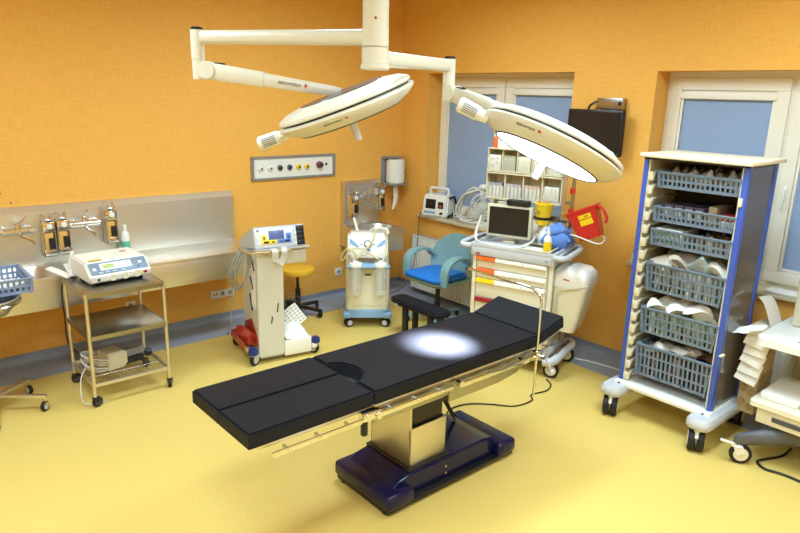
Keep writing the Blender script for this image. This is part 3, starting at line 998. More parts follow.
# fold-down shelf edge of the wall light switch plate near the monitor
T = thing('data_box', 'small white data box on the wall right below the black wall monitor', 'wall socket', (0, -2.60, 1.655), -90)
MB().box((0, -.02, 0), (.085, .04, .07), .006).build('faceplate', WHITE, T)
MB().box((0, -.041, -.005), (.03, .004, .02), .001).build('data_port', LGREY, T)

# wall monitor
T = thing('wall_monitor', 'black flat monitor on the right wall between the two windows', 'monitor', (-.1, -2.46, 1.86), -90)
MB().bx(-.25, -.02, -.185, .25, .03, .17, .01).build('casing', BLACK, T)
MB().bx(-.232, -.0225, -.15, .232, -.018, .152).build('screen', SCREEN, T)
MB().bx(-.235, -.021, -.178, .235, -.0195, -.16).build('bezel_strip', DGREY, T)
m = MB(); m.bx(-.06, .03, -.06, .06, .05, .06, .004); m.bx(-.03, .05, -.03, .03, .098, .03)
m.build('wall_bracket', DGREY, T)
T = thing('media_box', 'silver grey box on the wall just above the black wall monitor', 'electronic box', (-.001, -2.545, 2.035), -90)
MB().bx(-.115, -.06, 0, .115, 0, .085, .004).build('casing', STEELD, T)
MB().bx(.075, -.063, .03, .105, -.058, .062, .002).build('connector', BLACK, T)
solo(MB().tube([(-.03, -2.43, 2.085), (-.04, -2.40, 2.085), (-.05, -2.365, 2.06), (-.05, -2.35, 2.02), (-.055, -2.36, 1.98)], .009, 8), 'monitor_cable', BLACK, 'short black cable looping from the silver box to the wall monitor', 'cable')
# ------------------------------------------------------------------ instrument trolley and what it carries
x0, x1, y0, y1 = -3.64, -3.13, -1.105, -.615
T = thing('instrument_trolley', 'three-tier stainless steel trolley on black castors in front of the sink', 'trolley', ((x0 + x1) / 2, (y0 + y1) / 2, 0))
for (x, y) in ((x0, y0), (x1, y0), (x0, y1), (x1, y1)):
    MB().cyl((x, y, .075), (x, y, .795), .0125, n=14).build('leg', STEEL, T, world=True)
for z, nm in ((.785, 'top_shelf'), (.492, 'middle_shelf')):
    p = MB()
    p.bx(x0 - .004, y0 - .004, z, x1 + .004, y1 + .004, z + .012, .003)
    for (a, b, c, d) in ((x0, y0 - .012, x1, y0 - .006), (x0, y1 + .006, x1, y1 + .012), (x0 - .012, y0, x0 - .006, y1), (x1 + .006, y0, x1 + .012, y1)):
        p.bx(a, b, z - .018, c, d, z + .012)
    p.build(nm, STEELD, T, world=True)
g = MB()
z = .155
g.bx(x0, y0 - .008, z - .012, x1, y0 + .008, z + .012, .002); g.bx(x0, y1 - .008, z - .012, x1, y1 + .008, z + .012, .002)
g.bx(x0 - .008, y0, z - .012, x0 + .008, y1, z + .012, .002); g.bx(x1 - .008, y0, z - .012, x1 + .008, y1, z + .012, .002)
for i in range(1, 24):
    x = x0 + i * (x1 - x0) / 24
    g.cyl((x, y0, z), (x, y1, z), .0028, n=6)
for k in (.33, .66):
    y = y0 + k * (y1 - y0)
    g.cyl((x0, y, z - .004), (x1, y, z - .004), .003, n=6)
g.build('wire_shelf', STEEL, T, world=True)
for (x, y, a) in ((x0, y0, 200), (x1, y0, 250), (x0, y1, 160), (x1, y1, 100)):
    caster(T, x - T.location.x, y - T.location.y, .036, .026, a, .085, hub=DGREY, yoke=BLACK)

# electrosurgical console on the trolley
T = thing('medical_console', 'white desktop console with small green display on top of the steel trolley', 'medical device', (-3.36, -.965, .797), 5)
W2 = .21
b = MB().prism([(-.005, .035), (-.012, .07), (.075, .155), (.33, .165), (.33, .03), (.03, .018)], 'x', -W2, W2, .012, 3)
b.build('casing', WHITE, T)
n = Vector((0, -.085, .087)).normalized()
sl = Vector((0, .087, .085)).normalized()
def on(u, v, d=0):            # u across, v up the sloped face, d outward
    return Vector((u, -.012, .07)) + sl * v + Vector((0, -sl.z, sl.y)) * d
def facebox(u0, u1, v0, v1, d, m, nm, par, th=.002):
    c = on((u0 + u1) / 2, (v0 + v1) / 2, d)
    MM = frame(c, (1, 0, 0), sl)
    return MB().box((0, 0, 0), (u1 - u0, v1 - v0, th), .0006).build(nm, m, par, M=MM)
pn = facebox(-.195, .195, .016, .112, .001, mat('slate_blue_panel', '#76899f', .4, var=.04), 'control_panel', T)
facebox(-.125, .09, .046, .1, .0025, WHITE, 'display_frame', pn)
facebox(-.105, -.03, .058, .088, .0042, SCRGREEN, 'display', pn)
for (u, v) in ((-.165, .06), (.15, .07)):
    facebox(u - .012, u + .012, v - .01, v + .01, .003, WHITE, 'push_button', pn)
facebox(.12, .138, .03, .045, .003, SCRBLUE, 'push_button', pn)
for u in (-.13, -.085, -.04, .02):
    facebox(u - .014, u + .014, .024, .036, .003, mat('pale_key', '#a9bccb', .4), 'push_button', pn)
for u in (-.06, .025, .105):
    MB().lathe([(.012, 0), (.024, 0), (.024, .005), (.012, .005)], (u, -.0085, .053), 20, rot=Matrix.Rotation(PI / 2, 3, 'X'), ring=True).build('output_socket', CREAM, T)
MB().cyl((-.155, -.005, .05), (-.155, -.012, .05), .009, n=14).build('output_socket', BLACK, T)
MB().box((.165, -.009, .056), (.026, .006, .018), .002).build('power_switch', DRED, T)
MB().box((.138, -.009, .054), (.018, .004, .016), .002).build('yellow_sticker', YELP, T)
MB().box((-.13, .105, .1615), (.08, .035, .001)).build('yellow_sticker', YELP, T)
MB().box((.12, .24, .1665), (.04, .02, .001)).build('orange_sticker', ORANGE, T)
for x in (-.16, .16):
    for y in (.06, .28):
        MB().cyl((x, y, 0), (x, y, .04), .014, n=12).build('rubber_foot', RUBBER, T)
MB().bx(-.13, .04, .003, .15, .22, .02, .003).build('base_tray', BLACK, T)
T = thing('patient_plate_holder', 'white flat paddle handset standing beside the console on the trolley', 'handset', (-3.615, -.70, .797), -20)
MB().bar((-.14, .03, .09), (.0, -.03, .03), .07, .014, .006).bar((-.035, .12, .09), (.02, .02, .02), .05, .012, .005).build('paddle', WHITE, T)
MB().prism([(-.05, .0), (.02, .0), (.015, .16), (-.0, .165)], 'y', .07, .2, .006).build('side_flap', WHITE, T)

# foot pedal and coiled cable on the wire shelf
T = thing('foot_pedal', 'beige metal foot switch with tapered cable end on the bottom wire shelf', 'foot switch', (-3.4, -.86, .168), 12)
MB().prism([(-.11, 0), (.0, 0), (.03, .03), (.03, .11), (.0, .125), (-.11, .125)], 'y', -.08, .08, .008).build('casing', BEIGE, T)
MB().loft([[(.03, -.03, .03), (.03, .03, .03), (.03, .03, .1), (.03, -.03, .1)], [(.2, -.02, .05), (.2, .02, .05), (.2, .02, .09), (.2, -.02, .09)]]).build('cable_boot', MGREY, T)
MB().bx(.02, -.06, 0, .17, -.02, .045, .008).build('pedal_lever', BLACK, T)
MB().cyl((.2, -.02, .035), (.245, -.03, .03), .03, n=16, b=.006).build('cable_plug', BLACK, T)
c = MB()
for k in range(6):
    rr = .075 + .012 * (k % 3); zz = .175 + .012 * k
    c.tube([(-3.53 + rr * 1.15 * math.cos(a * PI / 4 + k), -.86 + rr * math.sin(a * PI / 4 + k), zz + .035 * math.sin(a * PI / 4 + k * .7) + .03) for a in range(8)], .0042, 6, 4, closed=True)
c.tube([(-3.62, -.88, .22), (-3.68, -.95, .16), (-3.70, -1.0, .06), (-3.68, -1.05, .01), (-3.55, -1.07, .006)], .0042, 6)
solo(c, 'cable_coil', CABW, 'white cable coiled loosely on the bottom wire shelf of the steel trolley', 'cable')
c = MB().tube([(-3.58, -.64, .80), (-3.65, -.585, .74), (-3.655, -.58, .5), (-3.65, -.59, .3), (-3.58, -.68, .22), (-3.5, -.8, .2)], .006, 8)
solo(c, 'mains_cable', BLACK, 'black cable hanging down the left rear leg of the steel trolley', 'cable')

# bowl stand and basket at the left edge
T = thing('bowl_stand', 'steel bowl stand on castors cut off at the left edge', 'bowl stand', (-4.16, -.80, 0))
MB().lathe([(0, .645), (.06, .648), (.13, .68), (.18, .74), (.198, .785), (.21, .788), (.208, .794), (.194, .79), (.174, .745), (.125, .69), (.06, .658), (0, .655)], n=40).build('bowl', STEEL, T)
r = MB().tube([(.205 * math.cos(a * PI / 6), .205 * math.sin(a * PI / 6), .76) for a in range(12)], .008, 8, 3, closed=True)
r.bar((.2, -.03, .74), (.2, .03, .74), .012, .03, .003)
r.build('bowl_ring', CHROME, T)
c = MB().cyl((0, .19, .14), (0, .19, .76), .014)
c.tube([(0, .0, .13), (0, .12, .13), (0, .19, .15), (0, .19, .2)], .014)
c.build('column', STEEL, T)
for a in (42, -30, 114, 186, 258):
    d = Vector((math.cos(R_(a)), math.sin(R_(a)), 0))
    l = MB().bar(d * .0 + Vector((0, 0, .12)), d * .30 + Vector((0, 0, .098)), .03, .022, .004)
    l.build('star_leg', STEEL, T)
    caster(T, d.x * .29, d.y * .29, .032, .026, a + 70, .09, hub=LGREY, yoke=CHROME)
bm_ = basket_mesh(.56, .40, .1, 17, 11, 2, .012)
bm_.bx(-.268, -.188, 0, .268, .188, .004)
T = thing('plastic_basket', 'grey blue slotted plastic basket resting on the sink edge and steel bowl', 'basket', (-4.17, -.66, .796))
bm_.build('lattice_tray', BASKL, T)
rm = MB()
for (a, b) in (((-.285, -.205), (.285, -.205)), ((.285, -.205), (.285, .205)), ((.285, .205), (-.285, .205)), ((-.285, .205), (-.285, -.205))):
    rm.bar((*a, .1), (*b, .1), .02, .008, .002)
rm.build('rim', BASKL, T)
for i, (x, y, a) in enumerate(((-.05, -.1, 4), (.1, -.09, -12), (.2, -.12, 10))):
    solo(MB().pillow((x, y, .042 + .002 * i), (.13, .1, .075), .3, i + 3), 'white_pack', PAPER, 'white wrapped pack lying in the slotted basket at the left edge', 'pack', 'white packs in the left basket', (-4.17, -.66, .801))

# ------------------------------------------------------------------ electrosurgical tower
T = thing('electrosurgery_tower', 'grey equipment tower with yellow and blue control panel on a castor base', 'medical device', (-2.42, -1.14, 0), -10)
MB().prism([(0, .06), (0, .936), (.36, .866), (.36, .06)], 'x', 0, .212, .004).build('column', mat('pale_grey_enamel', '#cfcbbb', .4, var=.03), T)
s = MB().prism([(-.03, .93), (-.03, .945), (.38, .868), (.38, .853)], 'x', -.015, .42, .002)
s.build('shelf', LGREY, T)
MB().prism([(.01, .80), (.01, .926), (.36, .86), (.36, .80)], 'x', .213, .41, .003).build('drawer_unit', LGREY, T)
MB().bx(.216, .003, .806, .405, .012, .905, .002).build('drawer_front', mat('pale_grey_enamel', '#cfcbbb'), T)
# unit with sloped front
u = MB().prism([(-.01, .945), (.03, 1.10), (.05, 1.10), (.30, .985), (.345, .955), (.345, .88)], 'x', -.012, .395, .004)
u.build('generator_casing', LGREY, T)
sl = Vector((0, .04, .155)).normalized()
def ef(u0, u1, v0, v1, d, m, nm, par, th=.003):
    c = Vector(((u0 + u1) / 2, -.01, .945)) + sl * (v0 + v1) / 2 + Vector((0, -sl.z, sl.y)) * d
    return MB().box((0, 0, 0), (u1 - u0, v1 - v0, th), .0006).build(nm, m, par, M=frame(c, (1, 0, 0), sl))
fp = ef(-.005, .31, .006, .152, .001, mat('silver_front', '#d5d8d8', .4, .2), 'front_panel', T)
ef(.04, .285, .028, .128, .003, WHITE, 'control_panel', fp)
ef(.044, .086, .03, .1, .0045, YELP, 'yellow_field', fp); ef(.044, .165, .03, .06, .005, YELP, 'yellow_field', fp)
ef(.168, .283, .03, .06, .005, mat('blue_field', '#4f7fd6', .4), 'blue_field', fp); ef(.24, .283, .03, .105, .0045, mat('blue_field', '#4f7fd6'), 'blue_field', fp)
ef(.108, .222, .064, .126, .005, SCRBLUE, 'display', fp)
ef(.102, .228, .06, .13, .0042, MGREY, 'display_frame', fp)
for (a, b, c, d) in ((.058, .07, .066, .088), (.06, .1, .036, .052), (.252, .266, .066, .088), (.228, .266, .036, .052), (.125, .145, .038, .05), (.19, .215, .038, .05)):
    ef(a, b, c, d, .0065, BLACK if b - a > .013 and c < .06 and a not in (.125, .19) else DGREY, 'indicator', fp)
ef(.012, .03, .03, .045, .004, WHITE, 'power_button', fp)
ef(.01, .03, .132, .142, .004, SCRBLUE, 'emblem', fp)
sk = ef(.325, .392, .004, .154, .002, mat('dark_navy_sockets', '#20263a', .35), 'socket_column', T, .006)
ef(.308, .326, .004, .154, .003, LGREY, 'socket_strip', T, .006)
for k in range(4):
    v = .024 + k * .036
    ef(.332, .386, v - .014, v + .014, .006, BLACK, 'instrument_socket', sk, .006)
    ef(.311, .323, v - .008, v + .008, .0065, WHITE, 'socket_key', sk)
# handle rail and hanging cables
MB().tube([(-.08, .22, .925), (-.085, .02, .925), (-.06, -.055, .925), (.0, -.06, .925), (.235, -.06, .925), (.245, -.03, .925)], .009, 10).build('push_handle', mat('tan_handle', '#b89a62', .4, .3), T)
c = MB()
for k in range(4):
    x = .125 + .012 * k
    c.tube([(x - .03, -.045, .945), (x - .025, -.085, .93), (x - .02, -.08, .87), (x + .015, -.075, .845 - .01 * k), (x + .045, -.08, .88), (x + .05, -.085, .93), (x + .06, -.04, .95)], .0055, 7)
c.build('cable_bundle', CABW, T)
c = MB()
for k in range(4):
    c.tube([(-.06, .06 + .03 * k, .94), (-.10 - .01 * k, .0 + .03 * k, .88), (-.15 - .015 * k, .03 + .02 * k, .74), (-.12, .06 + .02 * k, .66 - .02 * k), (-.07, .05, .72), (-.06 + .01 * k, .03, .86), (-.065, .02, .93)], .0055, 7)
c.tube([(-.06, .1, .93), (-.14, .12, .8), (-.16, .15, .5), (-.16, .2, .3), (-.15, .3, .22), (-.12, .45, .12)], .005, 7)
c.build('hanging_cables', CABG, T)
sd = MB()
sd.bx(-.004, .05, .45, .0, .15, .88)
sd.build('side_label', PAPER, T)
for (y, z0, z1) in ((.05, .76, .86), (.12, .42, .55), (.09, .6, .7)):
    MB().bar((-.007, y, z0), (-.007, y + .05, z1), .012, .006, .002).build('side_hook', NAVYP, T)
for (x, z, l) in ((.155, .42, .075), (.105, .33, .06)):
    MB().bar((x, -.005, z), (x + .008, -.005, z + l), .012, .006, .003).build('front_clip', BLACK, T)
# base
b = MB()
b.bx(-.055, .0, .06, -.005, .49, .10, .006); b.bx(.45, .0, .06, .5, .49, .10, .006); b.bx(-.05, .2, .06, .49, .36, .09, .004)
b.build('base_frame', WHITE, T)
t = MB()
t.bx(.215, .01, .035, .445, .42, .05, .003); t.bx(.215, .004, .035, .445, .012, .165, .003); t.bx(.437, .01, .035, .445, .42, .165, .003); t.bx(.215, .41, .035, .445, .42, .2, .003)
t.build('storage_tray', WHITE, T)
MB().bx(.02, .02, .04, .2, .33, .062).build('column_foot', LGREY, T)
for (x, y, a) in ((-.05, .0, 215), (-.04, .48, 215), (.49, .03, 300), (.48, .46, 30)):
    caster(T, x, y, .052, .03, a, .1, hub=LGREY, yoke=LGREY)
    MB().cyl((x, y, .095), (x, y, .145), .042, .036, n=20, b=.008).build('caster_cap', NAVYP, T)
def on_tower(mb, name, m, label, cat):
    return solo(mb, name, m, label, cat, None, (-2.42, -1.14, 0), -10)
r = MB()
rnd = random.Random(3)
r.tube([(-.03, .06, .20), (-.05, .16, .205), (-.06, .28, .2)], .05, 10, 6, r2=.055)
for a in (0, 70, 140, 210, 290):
    r.tube([(-.03 + .03 * math.cos(R_(a)), .05, .2 + .03 * math.sin(R_(a))), (-.05 + .045 * math.cos(R_(a + 25)), .17, .205 + .045 * math.sin(R_(a + 25))), (-.06 + .04 * math.cos(R_(a + 40)), .29, .2 + .04 * math.sin(R_(a + 40)))], .018, 7, 5)
r.prism([(.02, .14), (.33, .18), (.3, .28), (.16, .34), (.02, .22)], 'x', -.012, -.003)
r.prism([(.02, .13), (.38, .14), (.35, .21), (.02, .19)], 'x', -.115, -.108)
on_tower(r, 'rolled_bag', REDBAG, 'crumpled red plastic bag roll tucked on the left base of the grey tower', 'plastic bag')
T = thing('wire_rack', 'tilted white slotted card on a wire rack at the right of the grey tower', 'rack', tuple(Vector((-2.42, -1.14, 0)) + Matrix.Rotation(R_(-10), 3, 'Z') @ Vector((.33, .2, 0))), -10)
MB().box((.02, -.02, .29), (.19, .012, .17), .004, rot=Matrix.Rotation(R_(-28), 3, 'X') @ Matrix.Rotation(R_(-28), 3, 'Y')).build('slotted_card', PAPER, T)
sc_ = MB()
Rm = Matrix.Rotation(R_(-28), 3, 'X') @ Matrix.Rotation(R_(-28), 3, 'Y')
for i in range(5):
    for j in range(6):
        sc_.box(Vector((.02, -.02, .29)) + Rm @ Vector((-.07 + .035 * i, -.0075, -.065 + .026 * j)), (.022, .002, .012), rot=Rm)
sc_.build('card_slots', mat('card_print', '#b8b2a4', .7), T)
w = MB()
for k in range(6):
    x = -.09 + .035 * k
    w.tube([(x, .09, .17), (x, .1, .36), (x + .005, .09, .44)], .0025, 5, 3)
for z in (.2, .3, .4, .44):
    w.tube([(-.095, .093, z), (.09, .093, z), (.12, .0, z - .03)], .003, 5, 3)
w.build('wire_frame', DGREY, T)
on_tower(MB().pillow((.33, .16, .205), (.2, .3, .10), .25, 8, Matrix.Rotation(R_(18), 3, 'X')), 'folded_paper', PAPER, 'stack of folded white paper in the base tray of the grey tower', 'paper')

# ------------------------------------------------------------------ yellow stool
T = thing('swivel_stool', 'round yellow swivel stool on black star base behind the grey tower', 'stool', (-1.515, -.265, 0))
MB().lathe([(0, .415), (.15, .415), (.165, .425), (.17, .445), (.165, .465), (.145, .478), (0, .482)], n=36).build('seat', YELV, T)
MB().cyl((0, 0, .4), (0, 0, .416), .09, n=24).build('seat_plate', BLACK, T)
MB().cyl((0, 0, .08), (0, 0, .26), .026, n=20).cyl((0, 0, .26), (0, 0, .40), .015, n=16).build('gas_column', BLACK, T)
MB().cyl((0, 0, .055), (0, 0, .12), .04, .03, 20).build('hub', BLACK, T)
for k in range(5):
    a = -62 + 72 * k
    d = Vector((math.cos(R_(a)), math.sin(R_(a)), 0))
    MB().bar(d * .02 + Vector((0, 0, .085)), d * .26 + Vector((0, 0, .068)), .04, .028, .008).build('star_leg', BLACK, T)
    caster(T, d.x * .25, d.y * .25, .028, .022, a + 60, .07, hub=BLACK, yoke=BLACK)

# ------------------------------------------------------------------ suction unit
T = thing('suction_unit', 'cream and white suction unit with two clear jars on a light blue castor base', 'medical device', (-1.2, -.96, 0), -36.5)
def srect(w, d, r, z, cy=0):
    return [(x, y, z) for x, y in rrect(0, cy, w, d, r, 6)]
b = MB().loft([srect(.40, .34, .06, .17, .16), srect(.405, .345, .07, .30, .16), srect(.40, .34, .06, .56, .16)])
b.build('body', CREAM, T, smooth=50)
MB().loft([srect(.40, .18, .06, .56, .24), srect(.395, .18, .06, .66, .24)]).build('neck', WHITE, T)
hd = MB().prism([(.0, .665), (.0, .70), (.08, .845), (.13, .868), (.3, .86), (.33, .83), (.33, .655), (.1, .64)], 'x', -.185, .175, .025, 4)
hd.build('head', WHITE, T, smooth=50)
sl = Vector((0, .08, .145)).normalized()
def sf(u, v, w, h, m, nm, d=.0015, rot=0, th=.002):
    c = Vector((u - .005, .0, .70)) + sl * v + Vector((0, -sl.z, sl.y)) * d
    return MB().box((0, 0, 0), (w, h, th), .0006, rot=Matrix.Rotation(R_(rot), 3, 'Z')).build(nm, m, T, M=frame(c, (1, 0, 0), sl))
for sx in (-1, 1):
    c = Vector((sx * .115 - .005, 0, .70)) + sl * .1 + Vector((0, -sl.z, sl.y)) * .0015
    MB().prism([(-.05, .035), (-.045, .04), (-.01, .02), (.035, -.03), (.03, -.04), (-.02, -.02), (-.045, .005)] if sx < 0 else [(.05, .035), (.045, .005), (.02, -.02), (-.03, -.04), (-.035, -.03), (.01, .02), (.045, .04)], 'z', 0, .002).build('blue_decal', SUCB, T, M=frame(c, (1, 0, 0), sl))
c = Vector((-.005, 0, .70)) + sl * .095 + Vector((0, -sl.z, sl.y)) * .0
MB().lathe([(.026, 0), (.036, 0), (.034, .008), (.026, .008)], n=28, ring=True).build('gauge_ring', BLACK, T, M=frame(c, (1, 0, 0), sl))
MB().lathe([(0, 0), (.027, 0), (.027, .005), (0, .006)], n=24).build('gauge_face', WHITE, T, M=frame(c, (1, 0, 0), sl))
sf(-.06, .09, .012, .012, BLACK, 'indicator'); sf(.055, .09, .012, .012, BLACK, 'indicator')
MB().lathe([(0, 0), (.02, 0), (.016, .022), (0, .024)], n=20).build('vacuum_knob', mat('mid_blue', '#4d8fc7', .35), T, M=frame(Vector((.0, 0, .70)) + sl * .03, (1, 0, 0), sl))
MB().bx(-.185, -.085, .59, .185, .0, .625, .014, 3).bx(-.2, -.1, .585, .2, -.06, .615, .012, 3).build('jar_rail', SUCB, T)
for sx in (-1, 1):
    x = sx * .112
    j = MB().lathe([(0, .33), (.047, .332), (.052, .345), (.058, .6), (.054, .6), (.048, .35), (0, .34)], (x, -.06, 0), 28).build('suction_jar', CLEAR, T)
    m = MB()
    for k in range(4):
        m.box((x + .02, -.06 - .055, .40 + .045 * k), (.022, .002, .006))
    m.build('scale_marks', mat('scale_print', '#7f86a8', .5), j)
    lid = MB().lathe([(0, .6), (.062, .6), (.064, .612), (.058, .63), (.03, .64), (.012, .655), (0, .655)], (x, -.06, 0), 28).build('jar_lid', WHITE, T)
    MB().cyl((x + sx * .02, -.07, .64), (x + sx * .02, -.07, .68), .008, n=12).build('lid_port', WHITE, lid)
MB().bx(-.03, -.0165, .50, .03, -.01, .52, .001).build('name_plate', DGREY, T)
MB().prism([(-.13, .215), (.13, .215), (.14, .225), (.13, .222), (-.13, .222), (-.14, .225)], 'y', -.016, -.008).build('front_groove', BEIGE, T)
# tubes
t = MB()
t.tube([(-.11, -.08, .67), (-.13, -.09, .74), (-.19, -.07, .76), (-.235, -.03, .70), (-.245, .0, .64), (-.215, -.02, .66), (-.18, -.04, .73), (-.12, -.04, .76), (-.02, -.03, .76), (.04, .04, .82), (.06, .1, .9), (.05, .16, .91)], .0075, 8, 5)
t.tube([(.09, -.08, .67), (.03, -.07, .71), (-.03, -.05, .74), (-.08, -.06, .70), (-.10, -.075, .68)], .0075, 8, 5)
t.tube([(.14, -.06, .67), (.17, -.02, .72), (.175, .05, .80), (.16, .12, .88), (.1, .18, .905)], .007, 8, 5)
t.build('suction_tube', TUBEY, T)
MB().tube([(.02, .18, .875), (.06, .15, .905), (.13, .14, .91), (.175, .12, .9), (.18, .08, .87)], .012, 8, 5).build('tube_handle', WHITE, T)
MB().cyl((-.09, .2, .85), (-.13, .24, .985), .013, n=14).build('suction_wand', WHITE, T)
MB().cyl((-.085, .195, .845), (-.09, .205, .868), .02, n=14).build('wand_holder', LGREY, T)
# base
b = MB().loft([srect(.38, .32, .08, .085, .17), srect(.43, .37, .09, .10, .16), srect(.43, .37, .09, .15, .16), srect(.40, .34, .07, .178, .16)])
b.build('base', SUCB, T, smooth=50)
for (x, y, a) in ((-.185, .02, 205), (.185, .02, 335), (-.185, .30, 160), (.185, .30, 30)):
    MB().box((x, y, .115), (.085, .085, .06), .02, 3).build('corner_bumper', SUCB, T)
    caster(T, x, y, .04, .028, a, .09, hub=LGREY, yoke=DGREY, twin=True)

# ------------------------------------------------------------------ black footstool, blue chair
T = thing('footstool', 'low black padded bench between the suction unit and the blue chair', 'bench', (-1.06, -1.52, 0))
MB().prism([(x, y) for x, y in rrect(0, 0, .185, .65, .06, 5)], 'z', .305, .35, .012, 3).build('padded_top', PAD, T)
for (x, y) in ((-.06, -.2), (-.06, .12), (.06, -.2), (.06, .12)):
    MB().bx(x - .02, y - .025, 0, x + .02, y + .025, .30, .006).build('leg', BLACK, T)
MB().bx(-.06, -.25, .285, .06, .25, .306).build('support_plate', BLACK, T)
MB().cyl((-.08, .21, .298), (-.08, .235, .298), .012, n=10).build('knob', LGREY, T)

T = thing('swivel_armchair', 'pale teal plastic swivel armchair in front of the radiator', 'chair', (-.56, -1.225, 0), -90)
s = MB().loft([srect(.40, .38, .07, .405, -.005), srect(.45, .44, .09, .43, -.005), srect(.455, .445, .09, .448, -.005)])
s.build('seat_shell', mat('sage_plastic', '#8fa493', .4, var=.04), T, smooth=50)
# backrest: curved panel with rounded top
loops = []
for th in (0, 1):
    lp = []
    N = 24
    for i in range(N + 1):
        a = PI * i / N
        x = .235 * math.cos(a)
        z = .60 + .235 * math.sin(a) ** .85
        yb = .20 - .10 * (x / .235) ** 2 + .13 * (z - .45)
        lp.append((x, yb + (.022 if th else 0), z))
    for i in range(1, 8):
        x = -.235 + i * .47 / 8
        z = .445
        lp.append((x * (.92), .20 - .10 * (x / .235) ** 2 + (.022 if th else 0), z))
    loops.append(lp)
def patch(lp, dy):
    pass
bk = MB()
cols, rows = 17, 12
G = {}
for th in (0, 1):
    for i in range(cols):
        u = i / (cols - 1) * 2 - 1
        htop = .60 + .225 * max(0, 1 - abs(u) ** 2.6) ** .6
        for j in range(rows):
            v = j / (rows - 1)
            z = .44 + (htop - .44) * v
            wd_ = .205 + .03 * min(1, (z - .44) / .2)
            x = u * wd_
            y = .215 - .11 * u * u + .12 * (z - .44) + (.018 if th else 0)
            G[(th, i, j)] = bk.bm.verts.new((x, y, z))
for th in (0, 1):
    for i in range(cols - 1):
        for j in range(rows - 1):
            bk.bm.faces.new((G[(th, i, j)], G[(th, i + 1, j)], G[(th, i + 1, j + 1)], G[(th, i, j + 1)]))
for i in range(cols - 1):
    bk.bm.faces.new((G[(0, i, 0)], G[(0, i + 1, 0)], G[(1, i + 1, 0)], G[(1, i, 0)]))
    bk.bm.faces.new((G[(0, i, rows - 1)], G[(0, i + 1, rows - 1)], G[(1, i + 1, rows - 1)], G[(1, i, rows - 1)]))
for j in range(rows - 1):
    for i in (0, cols - 1):
        bk.bm.faces.new((G[(0, i, j)], G[(0, i, j + 1)], G[(1, i, j + 1)], G[(1, i, j)]))
bk = bk.build('backrest', TEAL, T, smooth=60)
h = MB()
for i in range(9):
    for j in range(5):
        u = -.4 + .1 * i + (.05 if j % 2 else 0)
        z = .60 + .028 * j
        h.cyl((u * .235, .215 - .11 * u * u + .12 * (z - .44) - .0012, z), (u * .235, .215 - .11 * u * u + .12 * (z - .44) + .004, z), .0035, n=8)
h.build('vent_holes', mat('pale_teal', '#b9d3d4', .4), bk)
for sx in (-1, 1):
    MB().sweep([(sx * .215, .13, .60), (sx * .228, .08, .655), (sx * .235, -.02, .675), (sx * .237, -.10, .655), (sx * .235, -.15, .60), (sx * .232, -.165, .52), (sx * .226, -.165, .43)], .03, .085, up=(sx * 1, 0, 0), sm=5).build('armrest', TEAL, T, smooth=60)
MB().cyl((0, 0, .07), (0, 0, .405), .02, n=18).cyl((0, 0, .06), (0, 0, .2), .028, n=18).build('gas_column', BLACK, T)
MB().bx(-.1, -.1, .39, .1, .1, .407).build('seat_plate', BLACK, T)
for k in range(5):
    a = 20 + 72 * k
    d = Vector((math.cos(R_(a)), math.sin(R_(a)), 0))
    MB().bar(d * .02 + Vector((0, 0, .085)), d * .27 + Vector((0, 0, .066)), .045, .03, .008).build('star_leg', TEAL, T)
    caster(T, d.x * .26, d.y * .26, .026, .022, a + 60, .066, hub=BLACK, yoke=BLACK)
T.scale = (1.1, 1.08, 1.0)
cu = MB().loft([srect(.38, .36, .05, .449, -.03), srect(.43, .41, .07, .462, -.03), srect(.43, .41, .07, .478, -.03), srect(.37, .35, .06, .494, -.03)])
solo(cu, 'seat_cushion', CUSH, 'bright blue fabric cushion on the teal armchair', 'cushion', None, (-.56, -1.225, 0), -90, smooth=60).scale = (1.1, 1.08, 1.15)

# ------------------------------------------------------------------ on the left window sill
T = thing('patient_monitor', 'white portable monitor with dark screen and carry handle on the left windowsill', 'medical device', (.05, -.575, .863), -74)
MB().prism([(-.11, 0), (-.13, .03), (-.1, .075), (-.085, .2), (-.06, .235), (.07, .235), (.1, .2), (.11, 0)], 'x', -.15, .15, .018, 3).build('casing', WHITE, T, smooth=45)
ff = frame((0, -.0945, .14), (1, 0, 0), (0, .015, .125))
MB().box((-.05, 0, 0), (.12, .1, .006), .003).build('screen', SCREEN, T, M=ff)
MB().box((.07, -.005, 0), (.065, .07, .006), .003).build('side_display', SCREEN, T, M=ff)
MB().box((.072, -.015, .004), (.03, .02, .002)).build('amber_readout', mat('amber_lcd', '#b06a3a', .3), T, M=ff)
k = frame((0, -.117, .055), (1, 0, 0), (0, .03, .045))
MB().box((-.05, 0, 0), (.14, .028, .004), .001).build('key_strip', SUCB, T, M=k)
MB().box((.09, -.002, 0), (.035, .025, .006), .002).build('knob', BLACK, T, M=k)
MB().tube([(-.11, .0, .235), (-.105, -.005, .285), (-.08, -.005, .3), (.08, -.005, .3), (.105, -.005, .285), (.11, .0, .235)], .014, 10, 4).build('carry_handle', WHITE, T)
MB().bx(-.05, -.03, .235, .07, .04, .25, .004).build('top_plate', LGREY, T)
MB().tube([(.155, -.06, .21), (.165, .0, .225), (.163, .05, .19), (.16, .07, .1), (.155, .02, .04), (.15, -.08, .02)], .012, 8, 5).build('cable_strap', BLACK, T)
c = MB()
for k in range(4):
    c.tube([(.162, .05, .14 - .02 * k), (.2 + .012 * k, .08, .12), (.215, .06, .05), (.19, .0, .012), (.165, .02, .05 + .01 * k)], .006, 7, 5)
c.build('lead_coil', CABW, T)
